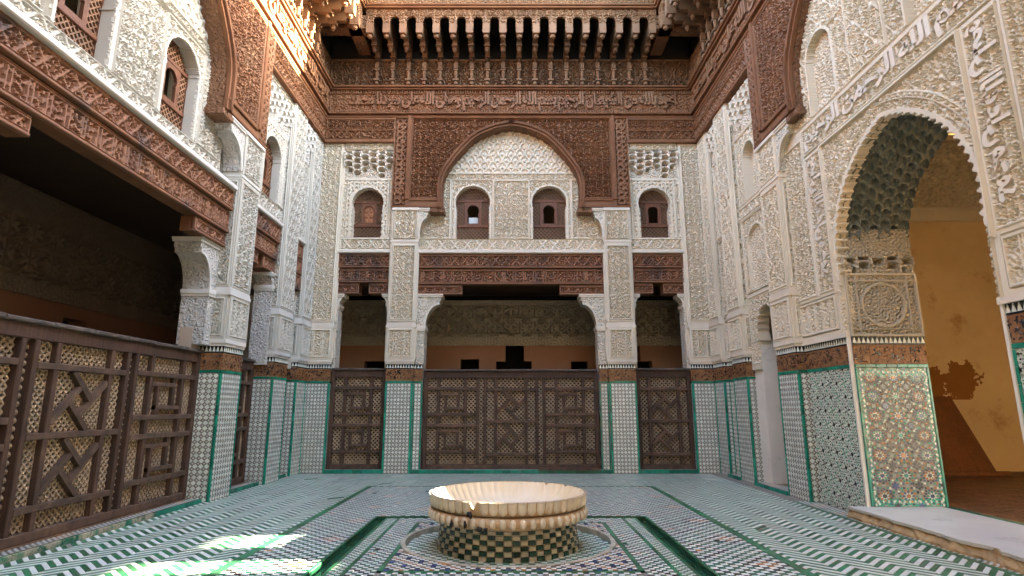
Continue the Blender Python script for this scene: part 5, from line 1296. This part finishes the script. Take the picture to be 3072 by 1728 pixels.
# east wall with two added high slots, placed to throw the court's sun patches
mb = MB(); EX = 10.55; zs = [(-1, 12.5)]
SW = [(7.40, 7.95, 4.08, 4.62), (6.45, 6.85, 4.08, 4.72)]
def mE(U, Z):
    k = np.ones(U.shape, bool)
    for a, b, c, d in SW: k &= ~((U > a) & (U < b) & (Z > c) & (Z < d))
    return k
FE = Frame((EX, 0, 0), (0, 1, 0), (-1, 0, 0))
relief('east_wall', FE, 2.5, 12.3, 0, 7.6, .05, lambda U, Z: np.zeros(U.shape), 'ochre', VW, base=0, skirt=.12, mask=mE)
mb = MB(); slab(mb, 5.3, 10.9, 2.5, 2.8, 2.6, 7.6); slab(mb, 5.3, 5.66, 2.5, 4.1, 0, 7.6); slab(mb, 5.2, 10.9, 2.5, 12.5, 7.6, 7.8); obj('vault', mb, 'ochre', VW, kind='stuff')  # south end left open low down, an added gap to brighten the vestibule
# leaning board and dark blot on the wall
bd = MB(); B0 = Frame((0, 11.6, 0), (1, 0, 0), (0, -1, 0))
LBT = thing('leaning_board', 'dark red brown planked board leaning on the ochre vestibule wall', 'board', (8.6, 11.6, .127))
for i in range(5):
    x0, x1 = 7.55+i*.34, 7.55+(i+1)*.34-.012; q = MB(); t = .26*i*.0
    q.add([(x0, 11.35, .13), (x1, 11.35, .13), (x1-.0-.05*i*.6, 12.12, 1.62), (x0-.05*i*.6, 12.12, 1.62), (x0, 11.40, .13), (x1, 11.40, .13), (x1-.05*i*.6, 12.17, 1.62), (x0-.05*i*.6, 12.17, 1.62)], BOXF)
    obj('plank', q, 'board', LBT)
q = MB(); k = 12
q.add([(7.6, 11.25+.05*math.cos(2*PI*i/k), .18+.05*math.sin(2*PI*i/k)) for i in range(k)]+[(9.35, 11.25+.05*math.cos(2*PI*i/k), .18+.05*math.sin(2*PI*i/k)) for i in range(k)], [(i, (i+1) % k, k+(i+1) % k, k+i) for i in range(k)]+[tuple(range(k))[::-1], tuple(range(k, 2*k))])
obj('foot_roller', q, 'board', LBT, smooth=False)
def patch(U, Z):
    n = lab(U*.35, Z*.35, .11, 1)*.08+lab(U, Z, .10, 0)*.035
    a = np.hypot((U-8.75)/.34, (Z-1.95)/.36); b = np.hypot((U-9.45)/.38, (Z-2.0)/.34)
    return (np.minimum(a, b)+n*2.2 < 1.0) | (((U > 8.5) & (U < 9.6) & (Z > 1.55) & (Z < 1.75+n*2)))
relief('dark_wall_blot', VF, 8.2, 10.1, 1.5, 2.5, .02, lambda U, Z: np.full(U.shape, .004), 'ochre_dark', VW, base=0, skirt=.003, mask=patch, kind='stuff')  # thin dark sheet with an irregular outline over the ochre wall

# ------------------------------------------------------------------ eaves and roofs
eave(FB, 'eave', 'carved cedar eave with a row of bracket consoles above the far wall', -3.42, 3.42, -3.32, 3.32, (0, 12.4, 9.2))
eave(FLF, 'eave', 'carved cedar eave with brackets above the left wall, partly sunlit', -6.2, 5.25, -6.0, 5.02, (-4.0, 6.7, 9.2))
eave(FRT, 'eave', 'carved cedar eave with brackets above the right wall, in shade', -6.2, 5.25, -6.0, 5.02, (4.0, 6.7, 9.2))
for nm, x0, x1, y0, y1, lb in (('roof', -3.55, 3.55, -4, -.35, 'roof of the near range'), ('roof', -9, 9, 12.0, 17.5, 'roof over the far gallery, above the eave'), ('roof', -9, -3.55, -4, 12.0, 'roof over the left gallery, above the eave'), ('roof', 3.55, 11.2, -4, 12.0, 'roof over the right range, above the eave')):
    mb = MB(); slab(mb, x0, x1, y0, y1, 10.84, 11.0); o = obj(nm, mb, 'rooftile'); o['kind'] = 'structure'
for nm, x0, x1, y0, y1, z0, z1 in (('near_wall', -7.8, 10.7, -1.6, -1.3, 0, 10.84), ('outer_wall', -9.0, -8.8, -1, 17.5, 0, 10.84), ('outer_wall', -9.0, 9.0, 17.3, 17.5, 0, 10.84), ('outer_wall', 10.6, 10.75, -1, 12.6, 7.8, 10.84), ('outer_wall', 5.6, 9.0, 12.6, 17.3, 0, 10.84)):
    mb = MB(); slab(mb, x0, x1, y0, y1, z0, z1); o = obj(nm, mb, 'mass'); o['kind'] = 'structure'
for o, w in zip([o for o in bpy.data.objects if o.parent is None and o.name.startswith('dry_weeds')], ('far', 'left', 'right')):
    tag(o, 'dry grass and weeds growing along the top of the %s eave' % w, 'weeds')
